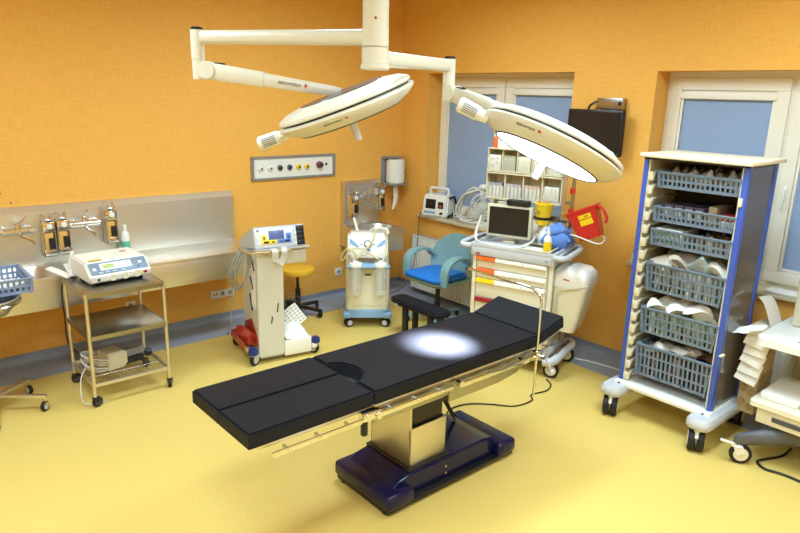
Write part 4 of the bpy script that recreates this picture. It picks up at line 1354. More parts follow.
solo(MB().tube([(.0, -.44, .90), (-.07, -.42, .885), (-.09, -.42, .8), (-.12, -.44, .6), (-.2, -.5, .45), (-.33, -.58, .3), (-.5, -.66, .2), (-.75, -.75, .2), (-.98, -.80, .3)], .006, 8, 6), 'monitor_cable', mat('brown_cable', '#6b5a50', .5), 'brown cable hanging from the sill monitor towards the suction unit', 'cable')
# fan and breathing hoses
T = thing('desk_fan', 'white round desk fan on the left windowsill beside the drawer cart', 'fan', (.09, -1.16, .863), -40)
MB().lathe([(0, 0), (.075, 0), (.072, .018), (.03, .03), (0, .03)], n=28).build('base', WHITE, T)
MB().cyl((0, .02, .03), (0, .02, .2), .012, n=14).build('neck', WHITE, T)
cg = MB()
ax = Matrix.Rotation(PI / 2, 3, 'X')
for rr, yy in ((.13, 0), (.125, -.03), (.125, .03), (.09, -.042), (.05, -.046)):
    cg.tube([(rr * math.cos(a * PI / 8), yy, .19 + rr * math.sin(a * PI / 8)) for a in range(16)], .003, 5, 2, closed=True)
for k in range(24):
    a = 2 * PI * k / 24
    cg.tube([(.02 * math.cos(a), -.048, .19 + .02 * math.sin(a)), (.09 * math.cos(a), -.042, .19 + .09 * math.sin(a)), (.13 * math.cos(a), 0, .19 + .13 * math.sin(a)), (.09 * math.cos(a), .042, .19 + .09 * math.sin(a))], .0018, 4, 2)
cg.build('cage', WHITE, T)
bl = MB()
for k in range(4):
    a = PI / 2 * k
    d = Vector((math.cos(a), 0, math.sin(a))); e = Vector((-math.sin(a), 0, math.cos(a)))
    c0 = Vector((0, 0, .19))
    bl.loft([[c0 + d * .02 + Vector((0, .008, 0)) - e * .015, c0 + d * .02 - Vector((0, .008, 0)) + e * .015, c0 + d * .02 - Vector((0, .010, 0)) + e * .015, c0 + d * .02 + Vector((0, .006, 0)) - e * .015],
             [c0 + d * .11 + Vector((0, .012, 0)) - e * .045, c0 + d * .11 - Vector((0, .012, 0)) + e * .045, c0 + d * .11 - Vector((0, .014, 0)) + e * .045, c0 + d * .11 + Vector((0, .010, 0)) - e * .045]])
bl.build('fan_blades', LGREY, T)
MB().cyl((0, -.03, .19), (0, .09, .19), .035, n=22, b=.01).build('motor', WHITE, T)
MB().sphere((0, .05, .37), .04, (1.2, 1, .8)).cyl((0, .04, .2), (0, .05, .36), .012, n=12).build('top_knob', WHITE, T)
c = MB()
for k, (dx, dy) in enumerate(((0, 0), (.02, .06), (-.03, .1), (.01, .16))):
    P0 = [(.08 + dx, -1.0 + dy * .3 - .1, .90), (.05 + dx, -.93 - dy * .4, .885), (.02 + dx, -.90 + dy * .2, .96), (.04 + dx, -.94, 1.12), (.07 + dx, -1.02, 1.215 - .02 * k), (.1, -1.1, 1.2), (.09, -1.15, 1.1)]
    c.tube(P0, .011, 8, 6)
c.tube([(.05, -1.2, .9), (-.02, -1.1, .885), (-.03, -.98, .89), (.02, -.92, .885), (.06, -.98, .92)], .011, 8, 6)
solo(c, 'breathing_hoses', CABW, 'tangle of pale corrugated hoses beside the fan on the left windowsill', 'hoses')
# ------------------------------------------------------------------ drawer cart (local x along its front, y towards the wall)
CO, CRZ = (-.95, -2.05, 0), -73
CM = Matrix.Translation(CO) @ Matrix.Rotation(R_(CRZ), 4, 'Z')
def cw(p):
    return tuple(CM @ Vector(p))
def on_cart(mb, name, m, label, cat, group=None, smooth=38):
    return solo(mb, name, m, label, cat, group, CO, CRZ, smooth)
def cart_thing(name, label, cat, p, group=None, rz=0):
    return thing(name, label, cat, cw(p), CRZ + rz, group)
D = .44
T = thing('drawer_cart', 'tall white medical drawer cart with grey top tray and coloured drawer labels', 'medical cart', CO, CRZ)
MB().bx(.0, .012, .17, .60, D, .885, .004).build('cabinet', mat('cart_white', '#e9e6da', .4, var=.02), T)
for (x, y) in ((-.034, -.004), (.602, -.004), (-.034, D - .03), (.602, D - .03)):
    MB().bx(x, y, .15, x + .032, y + .032, .90, .005).build('corner_post', CREAM, T)
tr = MB()
tr.bx(-.045, -.03, .885, .645, D + .01, .955, .008)
tr.bx(-.045, -.03, .95, .645, -.012, .985, .006); tr.bx(-.045, D - .008, .95, .645, D + .01, .99, .006)
tr.bx(-.045, -.012, .95, -.027, D - .008, .985, .004); tr.bx(.627, -.012, .95, .645, D - .008, .985, .004)
tr.build('top_tray', LGREY, T)
for sx, x in ((-1, -.045), (1, .645)):
    h = MB().tube([(x, -.03, .958), (x + sx * .045, -.045, .96), (x + sx * .085, -.01, .963), (x + sx * .09, .1, .966), (x + sx * .085, .3, .968), (x + sx * .06, .40, .968), (x, .42, .966)], .022, 10, 5)
    h.bar((x + sx * .015, -.0, .95), (x + sx * .015, .4, .955), .05, .02, .004)
    hh = h.build('side_handle', LGREY, T)
    MB().bar((x + sx * .05, .02, .975), (x + sx * .05, .36, .981), .018, .006, .002).build('grip_slot', DGREY, hh)
MB().box((.02, -.031, .902), (.035, .002, .012)).build('maker_badge', DRED, T)
MB().cyl((.585, -.028, .92), (.585, -.034, .92), .008, n=14).build('tray_screw', MGREY, T)
DR = [(.882, .785, ORANGE, 'orange'), (.780, .703, ORANGE, 'orange'), (.698, .543, YELP, 'yellow'), (.538, .36, DRED, 'dark red'), (.355, .18, SCRBLUE, 'blue')]
for zt_, zb_, m, nm in DR:
    d = MB().bx(.008, -.008, zb_, .592, .014, zt_, .003).build('drawer', mat('drawer_cream', '#e4dec8', .4, var=.02), T)
    d['label'] = 'drawer with %s label' % nm
    MB().prism([(-.008, zt_ - .04), (-.03, zt_ - .03), (-.026, zt_ - .004), (-.008, zt_)], 'x', .17, .59).build('handle_lip', WHITE, d)
    MB().prism([(-.008, zt_ - .04), (-.03, zt_ - .03), (-.026, zt_ - .004), (-.008, zt_)], 'x', .01, .169).build('label_strip', m, d)
    MB().box((.40, -.029, zt_ - .018), (.012, .003, .012), .001).build('drawer_lock', LGREY, d)
b = MB()
b.bx(-.04, -.04, .125, .64, D + .03, .165, .02)
b.build('base_plate', LGREY, T)
bp = MB().tube([(.64, -.07, .14), (.69, -.06, .145), (.715, .0, .155), (.72, .2, .165), (.715, .38, .165), (.66, .43, .16)], .035, 10, 5)
bp.build('side_bumper', LGREY, T)
MB().bar((.70, .02, .188), (.705, .34, .2), .03, .01, .003).build('bumper_strip', mat('brown_strip', '#6e5348', .5), T)
for (x, y, a) in ((.665, -.01, 190), (.66, .38, 190), (-.02, .0, 190), (-.02, .40, 190)):
    caster(T, x, y, .062, .035, a, .13, hub=CREAM, yoke=LGREY)
MB().box((.70, .075, .11), (.02, .05, .04), .006).build('brake_lever', RED, T)

# waste bin on the cart's right side
T = cart_thing('waste_bin', 'white pedal-free waste bin hung on the right side of the drawer cart', 'bin', (.745, .20, .36))
def rl(w, d, r, z, cx=0, cy=0):
    return [(x, y, z) for x, y in rrect(cx, cy, w, d, r, 6)]
MB().loft([rl(.17, .24, .03, .0, -.03), rl(.22, .28, .035, .12, -.02), rl(.27, .30, .04, .36, .0)]).build('body', CREAM, T, smooth=50)
MB().loft([rl(.275, .305, .04, .362, .0), rl(.285, .31, .045, .41), rl(.275, .305, .05, .46), rl(.235, .27, .06, .495, -.01), rl(.15, .19, .06, .512, -.02)]).build('lid', WHITE, T, smooth=60)
MB().tube([(-.06, -.135, .02), (-.075, -.15, .2), (-.07, -.156, .31), (-.03, -.158, .345), (.06, -.158, .37), (.14, -.15, .40)], .005, 6, 5).build('front_groove', BEIGE, T)
MB().box((-.02, -.153, .425), (.05, .006, .014), .003, rot=Matrix.Rotation(R_(8), 3, 'Y')).build('lid_button', mat('terracotta', '#c06a52', .4), T)
MB().bx(-.17, -.08, .3, -.13, .08, .36, .004).build('hook_bracket', LGREY, T)

# flat screen on the cart
T = cart_thing('flat_screen', 'square dark screen in a beige frame standing on the drawer cart', 'monitor', (.165, .22, .956), None, 4)
MB().bx(-.188, -.02, .05, .188, .03, .315, .01).build('casing', BEIGE, T)
MB().bx(-.165, -.0225, .075, .165, -.018, .295).build('screen', SCREEN, T)
MB().bx(-.05, .0, .0, .05, .12, .02, .006).bx(-.03, .02, .015, .03, .05, .12).build('stand', BEIGE, T)
on_cart(MB().tube([(-.03, .10, 1.18), (-.045, .06, 1.06), (-.02, .02, .995), (.06, .0, .985), (.2, -.005, .982), (.33, .0, .985), (.38, .06, 1.0), (.395, .16, 1.02), (.37, .28, 1.04)], .0085, 8, 6).tube([(-.045, .12, 1.16), (-.06, .07, 1.05), (-.03, .03, .992), (.05, .012, .972), (.2, .006, .97), (.32, .012, .972)], .006, 8, 6), 'screen_cable', CABW, 'pale cable lying in a loop in front of the dark flat screen', 'cable')
T = cart_thing('power_adapter', 'black adapter block lying on top of the flat screen', 'adapter', (.24, .225, 1.272), None, 4)
MB().bx(-.10, -.03, 0, .085, .035, .045, .008).build('casing', BLACK, T)
MB().tube([(-.1, 0, .025), (-.15, .0, .03), (-.2, .01, .02), (-.215, .03, -.03)], .005, 7).build('lead', BLACK, T)

# tray, bottle, cloth, containers
T = cart_thing('metal_tray', 'flat beige metal tray on the front right of the drawer cart top', 'tray', (.47, .075, .956))
m = MB()
m.bx(-.125, -.1, 0, .125, .13, .006); m.bx(-.125, -.1, .006, .125, -.094, .034); m.bx(-.125, .124, .006, .125, .13, .034); m.bx(-.125, -.094, .006, -.119, .124, .034); m.bx(.119, -.094, .006, .125, .124, .034)
m.build('tray_pan', STEELD, T)
MB().bx(-.132, -.107, .03, .132, -.094, .037, .002).bx(-.132, .124, .03, .132, .137, .037, .002).bx(-.132, -.094, .03, -.119, .124, .037, .002).bx(.119, -.094, .03, .132, .124, .037, .002).build('tray_rim', CREAM, T)
on_cart(MB().box((.44, .09, .972), (.16, .12, .012), .003), 'paper_pad', PAPER, 'white paper pad lying in the beige metal tray on the cart', 'paper')
T = cart_thing('spray_bottle', 'white bottle with yellow label standing in the metal tray on the cart', 'bottle', (.555, .05, .9625))
MB().lathe([(0, 0), (.028, 0), (.03, .006), (.03, .115), (.02, .135), (.012, .142), (.012, .155), (0, .155)], n=22).build('body', WHITE, T)
MB().lathe([(.0303, .02), (.0308, .02), (.0308, .095), (.0303, .095)], n=22).build('yellow_label', YELP, T)
MB().cyl((0, 0, .15), (0, 0, .17), .016, n=14).cyl((0, 0, .17), (0, 0, .21), .011, .005, 14).build('nozzle_cap', WHITE, T)
cl = MB()
cl.pillow((.57, .25, 1.04), (.22, .16, .17), .2, 21, None, 9).pillow((.50, .30, 1.02), (.14, .16, .14), .2, 22, None, 9).pillow((.57, .24, 1.11), (.17, .12, .09), .3, 25, None, 9)
on_cart(cl, 'blue_cloth', BLUEC, 'crumpled blue cloth bundle at the right rear of the cart top', 'cloth', smooth=60)
T = cart_thing('sharps_container', 'round yellow sharps container with black strap behind the flat screen', 'sharps container', (.415, .30, 1.135))
MB().lathe([(0, 0), (.053, 0), (.056, .01), (.07, .155), (.074, .16), (.074, .172), (.066, .175), (0, .17)], n=30).build('bucket', YELP, T)
MB().lathe([(.0585, .04), (.0605, .04), (.0615, .062), (.0595, .062)], n=30).build('strap', BLACK, T)
MB().box((-.02, -.064, .1), (.035, .004, .03)).build('warning_label', mat('ochre_label', '#a38a20', .5), T)
MB().cyl((0, 0, .171), (0, 0, .182), .06, n=26, b=.004).build('lid', mat('amber_lid', '#c98a1e', .4), T)
g = MB().bx(-.09, .076, .02, .09, .086, .06).bx(-.02, .05, -.18, .02, .09, .0)
g.build('holder_bracket', STEELD, T)
on_cart(MB().pillow((.43, .3, 1.045), (.1, .1, .13), .5, 31).pillow((.40, .34, 1.08), (.08, .06, .12), .5, 33), 'paper_wads', PAPER, 'crumpled white paper behind the yellow sharps container', 'paper', smooth=60)

# rear rack: rails, tilt-bin units
T = cart_thing('rail_frame', 'steel upright frame with red clamps rising behind the drawer cart', 'frame', (.28, D - .03, .99))
for x in (-.33, .325):
    MB().bx(x - .012, -.012, -.1, x + .012, .012, .70, .003).build('upright', STEELD, T)
for z in (.17, .32):
    MB().bx(-.33, -.008, z - .012, .325, .008, z + .012, .003).build('cross_rail', STEELD, T)
for z in (.06, .26, .42):
    MB().box((.325, -.02, z), (.035, .05, .045), .006).build('clamp', RED, T)
MB().cyl((.31, -.03, -.04), (.31, -.03, .24), .004, n=8).cyl((.24, -.03, .1), (.24, -.03, .24), .004, n=8).bar((.24, -.03, .24), (.31, -.03, .24), .008, .008).build('wire_hook', CHROME, T)
def bins(z0, z1, n, label, tag_, fr):
    t = cart_thing('bin_rack', label, 'storage bins', (.23, .33, z0))
    W = .63
    h = z1 - z0
    f = MB()
    f.bx(-W / 2, .07, 0, W / 2, .078, h); f.bx(-W / 2, -.05, 0, W / 2, .078, .012); f.bx(-W / 2, -.06, h - .012, W / 2, .078, h, .003)
    for i in range(n + 1):
        x = -W / 2 + W * i / n
        f.bx(x - .005, -.04, .0, x + .005, .078, h)
    f.build('frame', mat('putty_plastic', '#d2c8a6', .4, var=.03), t)
    for i in range(n):
        x = -W / 2 + W * (i + .5) / n
        w = W / n / 2 - .01
        b = MB()
        b.prism([(-.05, .014), (-.075, h * .62), (-.071, h * .62), (-.047, .018)], 'x', x - w, x + w)
        b.build('tilt_bin', CLEAR, t)
    return t
bins(1.30, 1.515, 4, 'lower row of four clear tilt bins with syringes behind the cart', 'l', .6)
bins(1.52, 1.71, 5, 'upper row of five clear tilt bins with packets behind the cart', 'u', .6)
def bin_items(z0, h, i, n):
    W = .63
    return .23 - W / 2 + W * (i + .5) / n
for bi, (cap, nm, lab) in enumerate(((SYB, 'syringes', 'blue-capped syringe standing in the lower left tilt bin'), (mat('lilac_cap', '#b08aa8', .4), 'syringes', 'lilac-capped syringe standing in the second lower tilt bin'), (PINK, 'syringes', 'pink-capped syringe standing in the third lower tilt bin'), (None, '', ''))):
    xc = bin_items(0, 0, bi, 4)
    if cap is None:
        for k in range(6):
            on_cart(MB().box((xc - .05 + .02 * k, .30 + .004 * (k % 2), 1.38), (.017, .03, .11), .003, rot=Matrix.Rotation(R_(6 - 3 * (k % 3)), 3, 'Y')), 'pill_pack', POUCH, 'pale blister pack standing in the fourth lower tilt bin', 'pack', 'packs in the fourth lower bin')
        continue
    proto = None
    for k in range(4):
        p = (xc - .05 + .033 * k, .305 + .006 * (k % 2), 1.315)
        if proto is None:
            t = cart_thing('syringe', lab, 'syringe', p, 'syringes in lower bin %s' % ('one', 'two', 'three')[bi])
            MB().cyl((0, 0, 0), (0, 0, .09), .011, n=12).build('barrel', WHITE, t)
            MB().cyl((0, 0, .09), (0, 0, .115), .0125, n=12, b=.003).build('cap', cap, t)
            proto = t
        else:
            copy_thing(proto, cw(p))
UB = [('white carton with red print in the first upper tilt bin', POUCH, 'r'), ('olive cardboard box in the second upper tilt bin', mat('olive_card', '#9c9270', .7), None), ('plain cream box in the third upper tilt bin', CREAM, None), ('plain cream box in the fourth upper tilt bin', CREAM, None), ('pale packet in the fifth upper tilt bin', POUCH, None)]
for i, (lab, m, r) in enumerate(UB):
    xc = bin_items(0, 0, i, 5)
    t = cart_thing('carton', lab, 'box', (xc, .315, 1.5325))
    MB().bx(-.05, -.03, 0, .05, .05, .12 if i < 4 else .09, .003).build('box_body', m, t)
    if r:
        mk = MB()
        for (x, z) in ((-.02, .03), (.02, .055), (-.025, .085), (.022, .095)):
            mk.box((x, -.0305, z), (.022, .001, .012), rot=Matrix.Rotation(R_(30), 3, 'Y'))
        mk.build('red_print', mat('faded_red', '#d87a70', .6), t)
t = cart_thing('carton', 'white carton with orange end lying on top of the bin rack', 'box', (.07, .34, 1.711))
MB().bx(-.075, -.06, 0, .12, .06, .085, .003).build('box_body', PAPER, t)
MB().bx(-.115, -.06, 0, -.0755, .06, .085, .003).build('orange_end', ORANGE, t)
MB().box((.03, -.0605, .022), (.02, .001, .016)).build('blue_mark', NAVYP, t)
mk = MB().box((.01, -.0605, .055), (.09, .001, .008))
mk.build('red_print', mat('faded_red', '#d87a70'), t)
on_cart(MB().pillow((.02, .36, 1.815), (.12, .09, .05), .4, 41), 'blue_packet', BLUEC, 'small blue packet on top of the white carton', 'pack')

# red sharps box hung on the right of the cart rail
T = cart_thing('sharps_box', 'tilted red sharps box with yellow labels hung on the cart right side', 'sharps container', (.81, .33, 1.075), None, 0)
tl = Matrix.Rotation(R_(-25), 4, 'Y')
MB().loft([rl(.16, .11, .012, .0, .0), rl(.235, .15, .014, .225)]).build('box_body', RED, T, M=tl, smooth=25)
MB().loft([rl(.255, .165, .014, .223), rl(.255, .165, .014, .238)]).build('lid', RED, T, M=tl, smooth=25)
ly = Vector((0, -.0705, .13))
fm = frame((.02, -.0692, .15), (1, 0, 0), (0, -.02, .225))
for k, (v, hh) in enumerate(((.028, .03), (-.018, .045))):
    MB().box((.0, v, .0), (.10, hh, .002)).build('yellow_label', YELP, T, M=tl @ fm)
MB().box((.01, .028, .0015), (.03, .012, .001)).build('label_print', mat('ochre_label', '#a38a20'), T, M=tl @ fm)
MB().tube([(.11, -.02, .21), (.15, -.03, .2), (.165, -.03, .12), (.14, -.02, .08)], .012, 8, 5).build('side_handle', RED, T, M=tl)
w = MB().tube([(-.2, .06, .03), (-.19, -.03, .01), (-.1, -.095, .015), (.06, -.1, -.02), (.1, -.06, -.01), (.08, .06, .0)], .0055, 7, 5)
w.tube([(-.2, .06, .03), (-.07, .08, .04), (.08, .06, .0)], .0055, 7, 5)
w.build('wire_holder', WHITE, T)
# white mains cable along the wall strip behind the cart
solo(MB().tube([(-.30, -2.62, .012), (-.25, -2.75, .012), (-.22, -2.95, .012), (-.24, -3.15, .012), (-.2, -3.35, .012)], .008, 8, 6), 'floor_cable', CABW, 'white twisted cable on the grey floor strip between the cart and the blue cabinet', 'cable')
# ------------------------------------------------------------------ blue basket cabinet
XF, XB, YL, YR = -.845, -.42, -3.325, -3.965
T = thing('basket_cabinet', 'tall blue framed cabinet with slotted baskets on a castor base', 'cabinet', ((XF + XB) / 2, (YL + YR) / 2, 0))
for (x, y) in ((XF, YL), (XF, YR), (XB, YL), (XB, YR)):
    sx = 1 if x == XF else -1
    sy = -1 if y == YL else 1
    MB().bx(x, y, .235, x + sx * .05, y + sy * .03, 1.765, .003).build('corner_post', BLUEP, T, world=True)
for y, s in ((YL, -1), (YR, 1)):
    p = MB().bx(XF + .05, y + s * .006, .26, XB - .05, y + s * .012, 1.76)
    p.build('side_panel', SIDEP, T, world=True)
MB().bx(XB - .012, YL - .03, .26, XB - .006, YR + .03, 1.76).build('rear_panel', mat('dark_panel', '#3a3632', .5), T, world=True)
MB().bx(XF - .045, YL + .012, 1.765, XB + .03, YR - .03, 1.79, .006).build('top_slab', CREAM, T, world=True)
MB().bx(XF, YL, 1.75, XB, YR, 1.766).build('top_frame', mat('dark_panel', '#3a3632'), T, world=True)
# moulded ivory runner rails with ribs
for y, s in ((YL - .03, -1), (YR + .03, 1)):
    for x in (XF + .008, ):
        r = MB()
        r.bx(x, y, .26, XB - .03, y + s * .01, 1.75)
        for k in range(17 if s < 0 else 0):
            z = .29 + k * .0855
            r.prism([(x, z), (x + .04, z + .02), (XB - .05, z + .02), (XB - .05, z + .01), (x + .04, z + .01), (x, z - .035)], 'y', y + s * .012, y + s * .04)
            r.bx(x - .004, y + s * .001, z - .04, x + .03, y + s * .035, z + .015, .003)
        r.build('runner_rail', RAIL, T, world=True)
# castor base
b = MB()
for (x, s) in ((XF, 0), (XB, 0)):
    pass
def bl(w, d, r, z, cx, cy):
    return [(x, y, z) for x, y in rrect(cx, cy, w, d, r, 6)]
cxm, cym = (XF + XB) / 2, (YL + YR) / 2
for yy in (YL - .015, YR + .02):
    MB().loft([bl(.65, .13, .05, .155, cxm - .02, yy), bl(.68, .155, .06, .17, cxm - .02, yy), bl(.68, .155, .06, .205, cxm - .02, yy), bl(.65, .13, .05, .225, cxm - .02, yy)]).build('foot_beam', LGREY, T, world=True, smooth=50)
MB().bx(XF - .035, YL + .012, .205, XF + .03, YR - .012, .245, .012, 3).bx(XF + .02, YL - .0, .205, XB, YR, .235, .006).build('base_deck', WHITE, T, world=True)
for y in (YL - .03, YR + .03):
    MB().cyl((XF - .03, y, .232), (XF - .042, y, .232), .006, n=10).build('deck_screw', DGREY, T, world=True)
tl = T.location
for (x, y, a) in ((XF - .10, YL - .02, 205), (XF - .10, YR + .02, 205), (XB + .04, YR + .02, 190), (XB + .04, YL - .02, 200)):
    caster(T, x - tl.x, y - tl.y, .073, .042, a, .17, hub=WHITE, yoke=WHITE, twin=True)
MB().box((XF - .006, YR + .02, 1.555), (.02, .02, .05), .004).build('basket_latch', CREAM, T, world=True)
MB().box((XF + .02, YR - .006, .62), (.05, .02, .012), .003).build('side_catch', CREAM, T, world=True)

BK = [(1.58, 1.68, 2), (1.365, 1.46, 2), (1.21, 1.316, 2), (.905, 1.092, 3), (.615, .79, 3), (.31, .535, 3)]
ordn = ('topmost', 'second', 'third', 'fourth', 'fifth', 'lowest')
meshes = {}
BW, BD = .50, .36
bx_, by_ = XF + .012 + BD / 2, cym - .034
for i, (z0, z1, rows) in enumerate(BK):
    t = thing('slotted_basket', '%s grey slotted basket of the blue cabinet' % ordn[i], 'basket', (bx_, by_, z0), -90, 'baskets in the blue cabinet')
    h = z1 - z0
    mb = basket_mesh(BW, BD, h, 17, 11, rows, .014 if h < .12 else .022)
    mb.bx(-BW / 2 + .024, -BD / 2 + .026, 0, BW / 2 - .024, BD / 2 - .026, .004)
    mb.build('lattice_tray', BASKB, t)
    rm = MB()
    for (a, b) in (((-BW / 2 - .008, -BD / 2), (BW / 2 + .008, -BD / 2)), ((BW / 2, -BD / 2), (BW / 2, BD / 2)), ((BW / 2, BD / 2), (-BW / 2, BD / 2)), ((-BW / 2, BD / 2), (-BW / 2, -BD / 2))):
        rm.bar((*a, h), (*b, h), .02, .008, .002)
    rm.build('rim', BASKB, t)
# contents
def put(mb, name, m, label, cat, i, group, smooth=50):
    return solo(mb, name, m, label, cat, group, (bx_, by_, BK[i][0] + .006), -90, smooth)
rnd = random.Random(11)
def grid(n, m, w=.44, d=.27):
    for a in range(n):
        for b in range(m):
            yield -w / 2 + w * (a + .5) / n, -d / 2 + d * (b + .5) / m
# top basket: brown paper packs
for k, (x, y) in enumerate(grid(5, 2)):
    put(MB().pillow((x, y, .05 + .01 * rnd.random()), (.1, .13, .1), .4, 50 + k, Matrix.Rotation(rnd.uniform(-.4, .4), 3, 'Z')), 'paper_pack', (BROWN, POUCH, PAPERG)[k % 3], ('brown paper pack in the topmost basket of the blue cabinet', 'cream paper pack in the topmost basket of the blue cabinet', 'grey paper pack in the topmost basket of the blue cabinet')[k % 3], 'pack', 0, 'packs in the topmost basket, ' + ('brown', 'cream', 'grey')[k % 3])
# second basket: small cartons and a white tray box at left, red and white packs at right
for k, (x, y) in enumerate(grid(4, 2, .26, .27)):
    t = thing('carton', ('small dark carton with pale label at the front of the second cabinet basket', 'small dark carton at the back of the second cabinet basket')[y > 0], 'box', (bx_ + y, by_ - (x - .09), BK[1][0] + .006), -90, ('front dark cartons in the second basket', 'rear dark cartons in the second basket')[y > 0])
    MB().bx(-.027, -.06, 0, .027, .06, .105, .002).build('box_body', mat('plum_card', '#4a3d4a', .5), t)
    MB().bx(-.02, -.062, .02, .02, -.0602, .09).build('pale_label', PAPERG, t)
put(MB().bx(.06, -.12, 0, .11, .12, .125, .003), 'carton', BROWN, 'taller brown carton in the middle of the second cabinet basket', 'box', 1, None)
for k in range(4):
    t = thing('small_pack', 'red and white pack at the right of the second cabinet basket', 'pack', (bx_ - .09 + .08 * (k // 2), by_ - (.16 + .05 * (k % 2)), BK[1][0] + .006), -90, 'red packs in the second basket')
    MB().bx(-.02, -.035, .05, .02, .035, .085, .003).build('red_top', RED, t)
    MB().bx(-.02, -.035, 0, .02, .035, .0495, .003).build('white_base', PAPER, t)
# third basket: green-dotted carton, bottles
t = thing('carton', 'white carton with green dots at the left of the third cabinet basket', 'box', (bx_ - .03, by_ + .155, BK[2][0] + .006), -90)
MB().bx(-.085, -.12, 0, .085, .12, .105, .003).build('box_body', PAPER, t)
for a in range(5):
    for c in range(2):
        MB().cyl((-.065 + .032 * a, -.1205, .03 + .045 * c), (-.065 + .032 * a, -.1215, .03 + .045 * c), .011, n=12).build('green_dot', GREEN, t)
for k, (x, y) in enumerate(grid(4, 3, .24, .26)):
    put(MB().lathe([(0, 0), (.022, 0), (.022, .065), (.012, .078), (.012, .095), (0, .095)], (x + .12, y, 0), 14), 'vial', (BROWN, CREAM)[k % 2], ('brown vial in the third cabinet basket', 'cream vial in the third cabinet basket')[k % 2], 'vial', 2, 'vials in the third basket, ' + ('brown', 'cream')[k % 2])
# fourth to lowest baskets: sterile pouches standing in rows, more heaped on top
def pouches(i, n, hgt, mats, labs, top_mats, seed, ntop):
    r = random.Random(seed)
    for k in range(n):
        x = -.21 + .42 * (k + .5) / n
        j = k % len(mats)
        for q, y in enumerate((-.105, .04)):
            put(MB().pillow((x + r.uniform(-.005, .005), y, hgt * .5), (hgt, .125, .026), .5, seed * 31 + k * 3 + q, Matrix.Rotation(PI / 2 + r.uniform(-.12, .12), 3, 'Y') , 6), 'sterile_pouch', mats[j], labs[j] % ('front', 'back')[q], 'pouch', i, 'pouches in the %s basket, %s, kind %s' % (ordn[i], ('front', 'back')[q], ('one', 'two', 'three')[j]))
    for k in range(ntop):
        x = -.19 + .38 * (k + .5) / ntop
        y = (-.07, .06)[k % 2]
        put(MB().pillow((x, y, hgt + .03 + .012 * (k % 3)), (.20, .17, .07), .75, seed * 57 + k, Matrix.Rotation(r.uniform(-.9, .9), 3, 'Z') @ Matrix.Rotation(r.uniform(-.35, .35), 3, 'X') @ Matrix.Rotation(r.uniform(-.3, .3), 3, 'Y'), 9), 'wrapped_pack', top_mats[k % len(top_mats)][0], top_mats[k % len(top_mats)][1], 'pack', i, top_mats[k % len(top_mats)][1])
pouches(3, 8, .165, [POUCH, CREAM], ['white pouch standing in the %s row of the fourth cabinet basket', 'cream pouch standing in the %s row of the fourth cabinet basket'], [(POUCH, 'crumpled white pack heaped on the fourth cabinet basket'), (POUCHB, 'crumpled blue-tinted pack heaped on the fourth cabinet basket'), (PAPERG, 'crumpled grey paper pack heaped on the fourth cabinet basket')], 5, 7)
pouches(4, 9, .15, [POUCH, mat('green_white_pouch', '#b9d6a8', .5, var=.25, scale=30), CREAM], ['white pouch standing in the %s row of the fifth cabinet basket', 'green-tinted pouch standing in the %s row of the fifth cabinet basket', 'cream pouch standing in the %s row of the fifth cabinet basket'], [(PAPER, 'crumpled white pack heaped on the fifth cabinet basket'), (PAPERG, 'crumpled grey pack heaped on the fifth cabinet basket')], 7, 6)
pouches(5, 8, .17, [POUCHP, mat('red_white_pouch', '#c9a09a', .5, var=.35, scale=25), DGREY], ['brown pouch standing in the %s row of the lowest cabinet basket', 'red-tinted pouch standing in the %s row of the lowest cabinet basket', 'dark pouch standing in the %s row of the lowest cabinet basket'], [(mat('clear_bag', '#b8b2aa', .25, var=.2, bump=.5), 'crumpled clear bag on the lowest cabinet basket'), (POUCHP, 'crumpled brown pack on the lowest cabinet basket')], 9, 4)
# ------------------------------------------------------------------ machine trolley at the right edge
T = thing('machine_cart', 'white trolley with two trays and dark grey castor leg at the right edge', 'medical cart', (-.53, -4.62, 0))
def tl_(x0, x1, y0, y1, r, z):
    return [(x, y, z) for x, y in rrect((x0 + x1) / 2, (y0 + y1) / 2, abs(x1 - x0), abs(y1 - y0), r, 7)]
a = (-.815, -.12, -5.1, -4.125, .075)
MB().loft([tl_(*a[:4], .07, .745), tl_(*a[:4], .075, .755), tl_(*a[:4], .075, .788), tl_(a[0] + .012, a[1] - .012, a[2] + .012, a[3] - .012, .065, .798)]).build('worktop', WHITE, T, world=True, smooth=50)
MB().cyl((-.74, -4.34, .797), (-.74, -4.34, .80), .008, n=14).build('worktop_plug', DGREY, T, world=True)
a = (-.81, -.25, -5.1, -4.155)
MB().loft([tl_(*a, .03, .365), tl_(*a, .035, .372), tl_(*a, .035, .395), tl_(a[0] + .008, a[1] - .008, a[2] + .008, a[3] - .008, .03, .40)]).build('lower_tray', CREAM, T, world=True, smooth=50)
d = MB().bx(-.79, -5.05, .265, -.3, -4.20, .362, .01).build('drawer', CREAM, T, world=True)
MB().bx(-.796, -4.52, .298, -.788, -4.29, .328, .012, 3).build('drawer_handle', DGREY, d, world=True)
bc = MB().bx(-.2, -5.1, .12, -.12, -4.2, .76, .01)
bc.build('rear_column', BEIGE, T, world=True)
leg = MB().loft([[Vector(p) + Vector((ox, 0, oz)) * s for ox, oz in ((.04, 0), (.03, .03), (0, .04), (-.03, .03), (-.04, 0), (-.03, -.03), (0, -.035), (.03, -.03))] for p, s in (((-.865, -4.135, .15), .55), ((-.86, -4.16, .155), 1.05), ((-.78, -4.26, .18), 1.35), ((-.66, -4.40, .205), 1.6), ((-.55, -4.6, .215), 1.6), ((-.5, -4.8, .215), 1.5), ((-.5, -5.05, .21), 1.3))])
leg.build('castor_leg', mat('charcoal_leg', '#585b61', .45, var=.03), T, world=True, smooth=60)
k = caster(T, -.872 + .53, -4.16 + 4.62, .063, .03, 125, .14, hub=CREAM, yoke=WHITE)
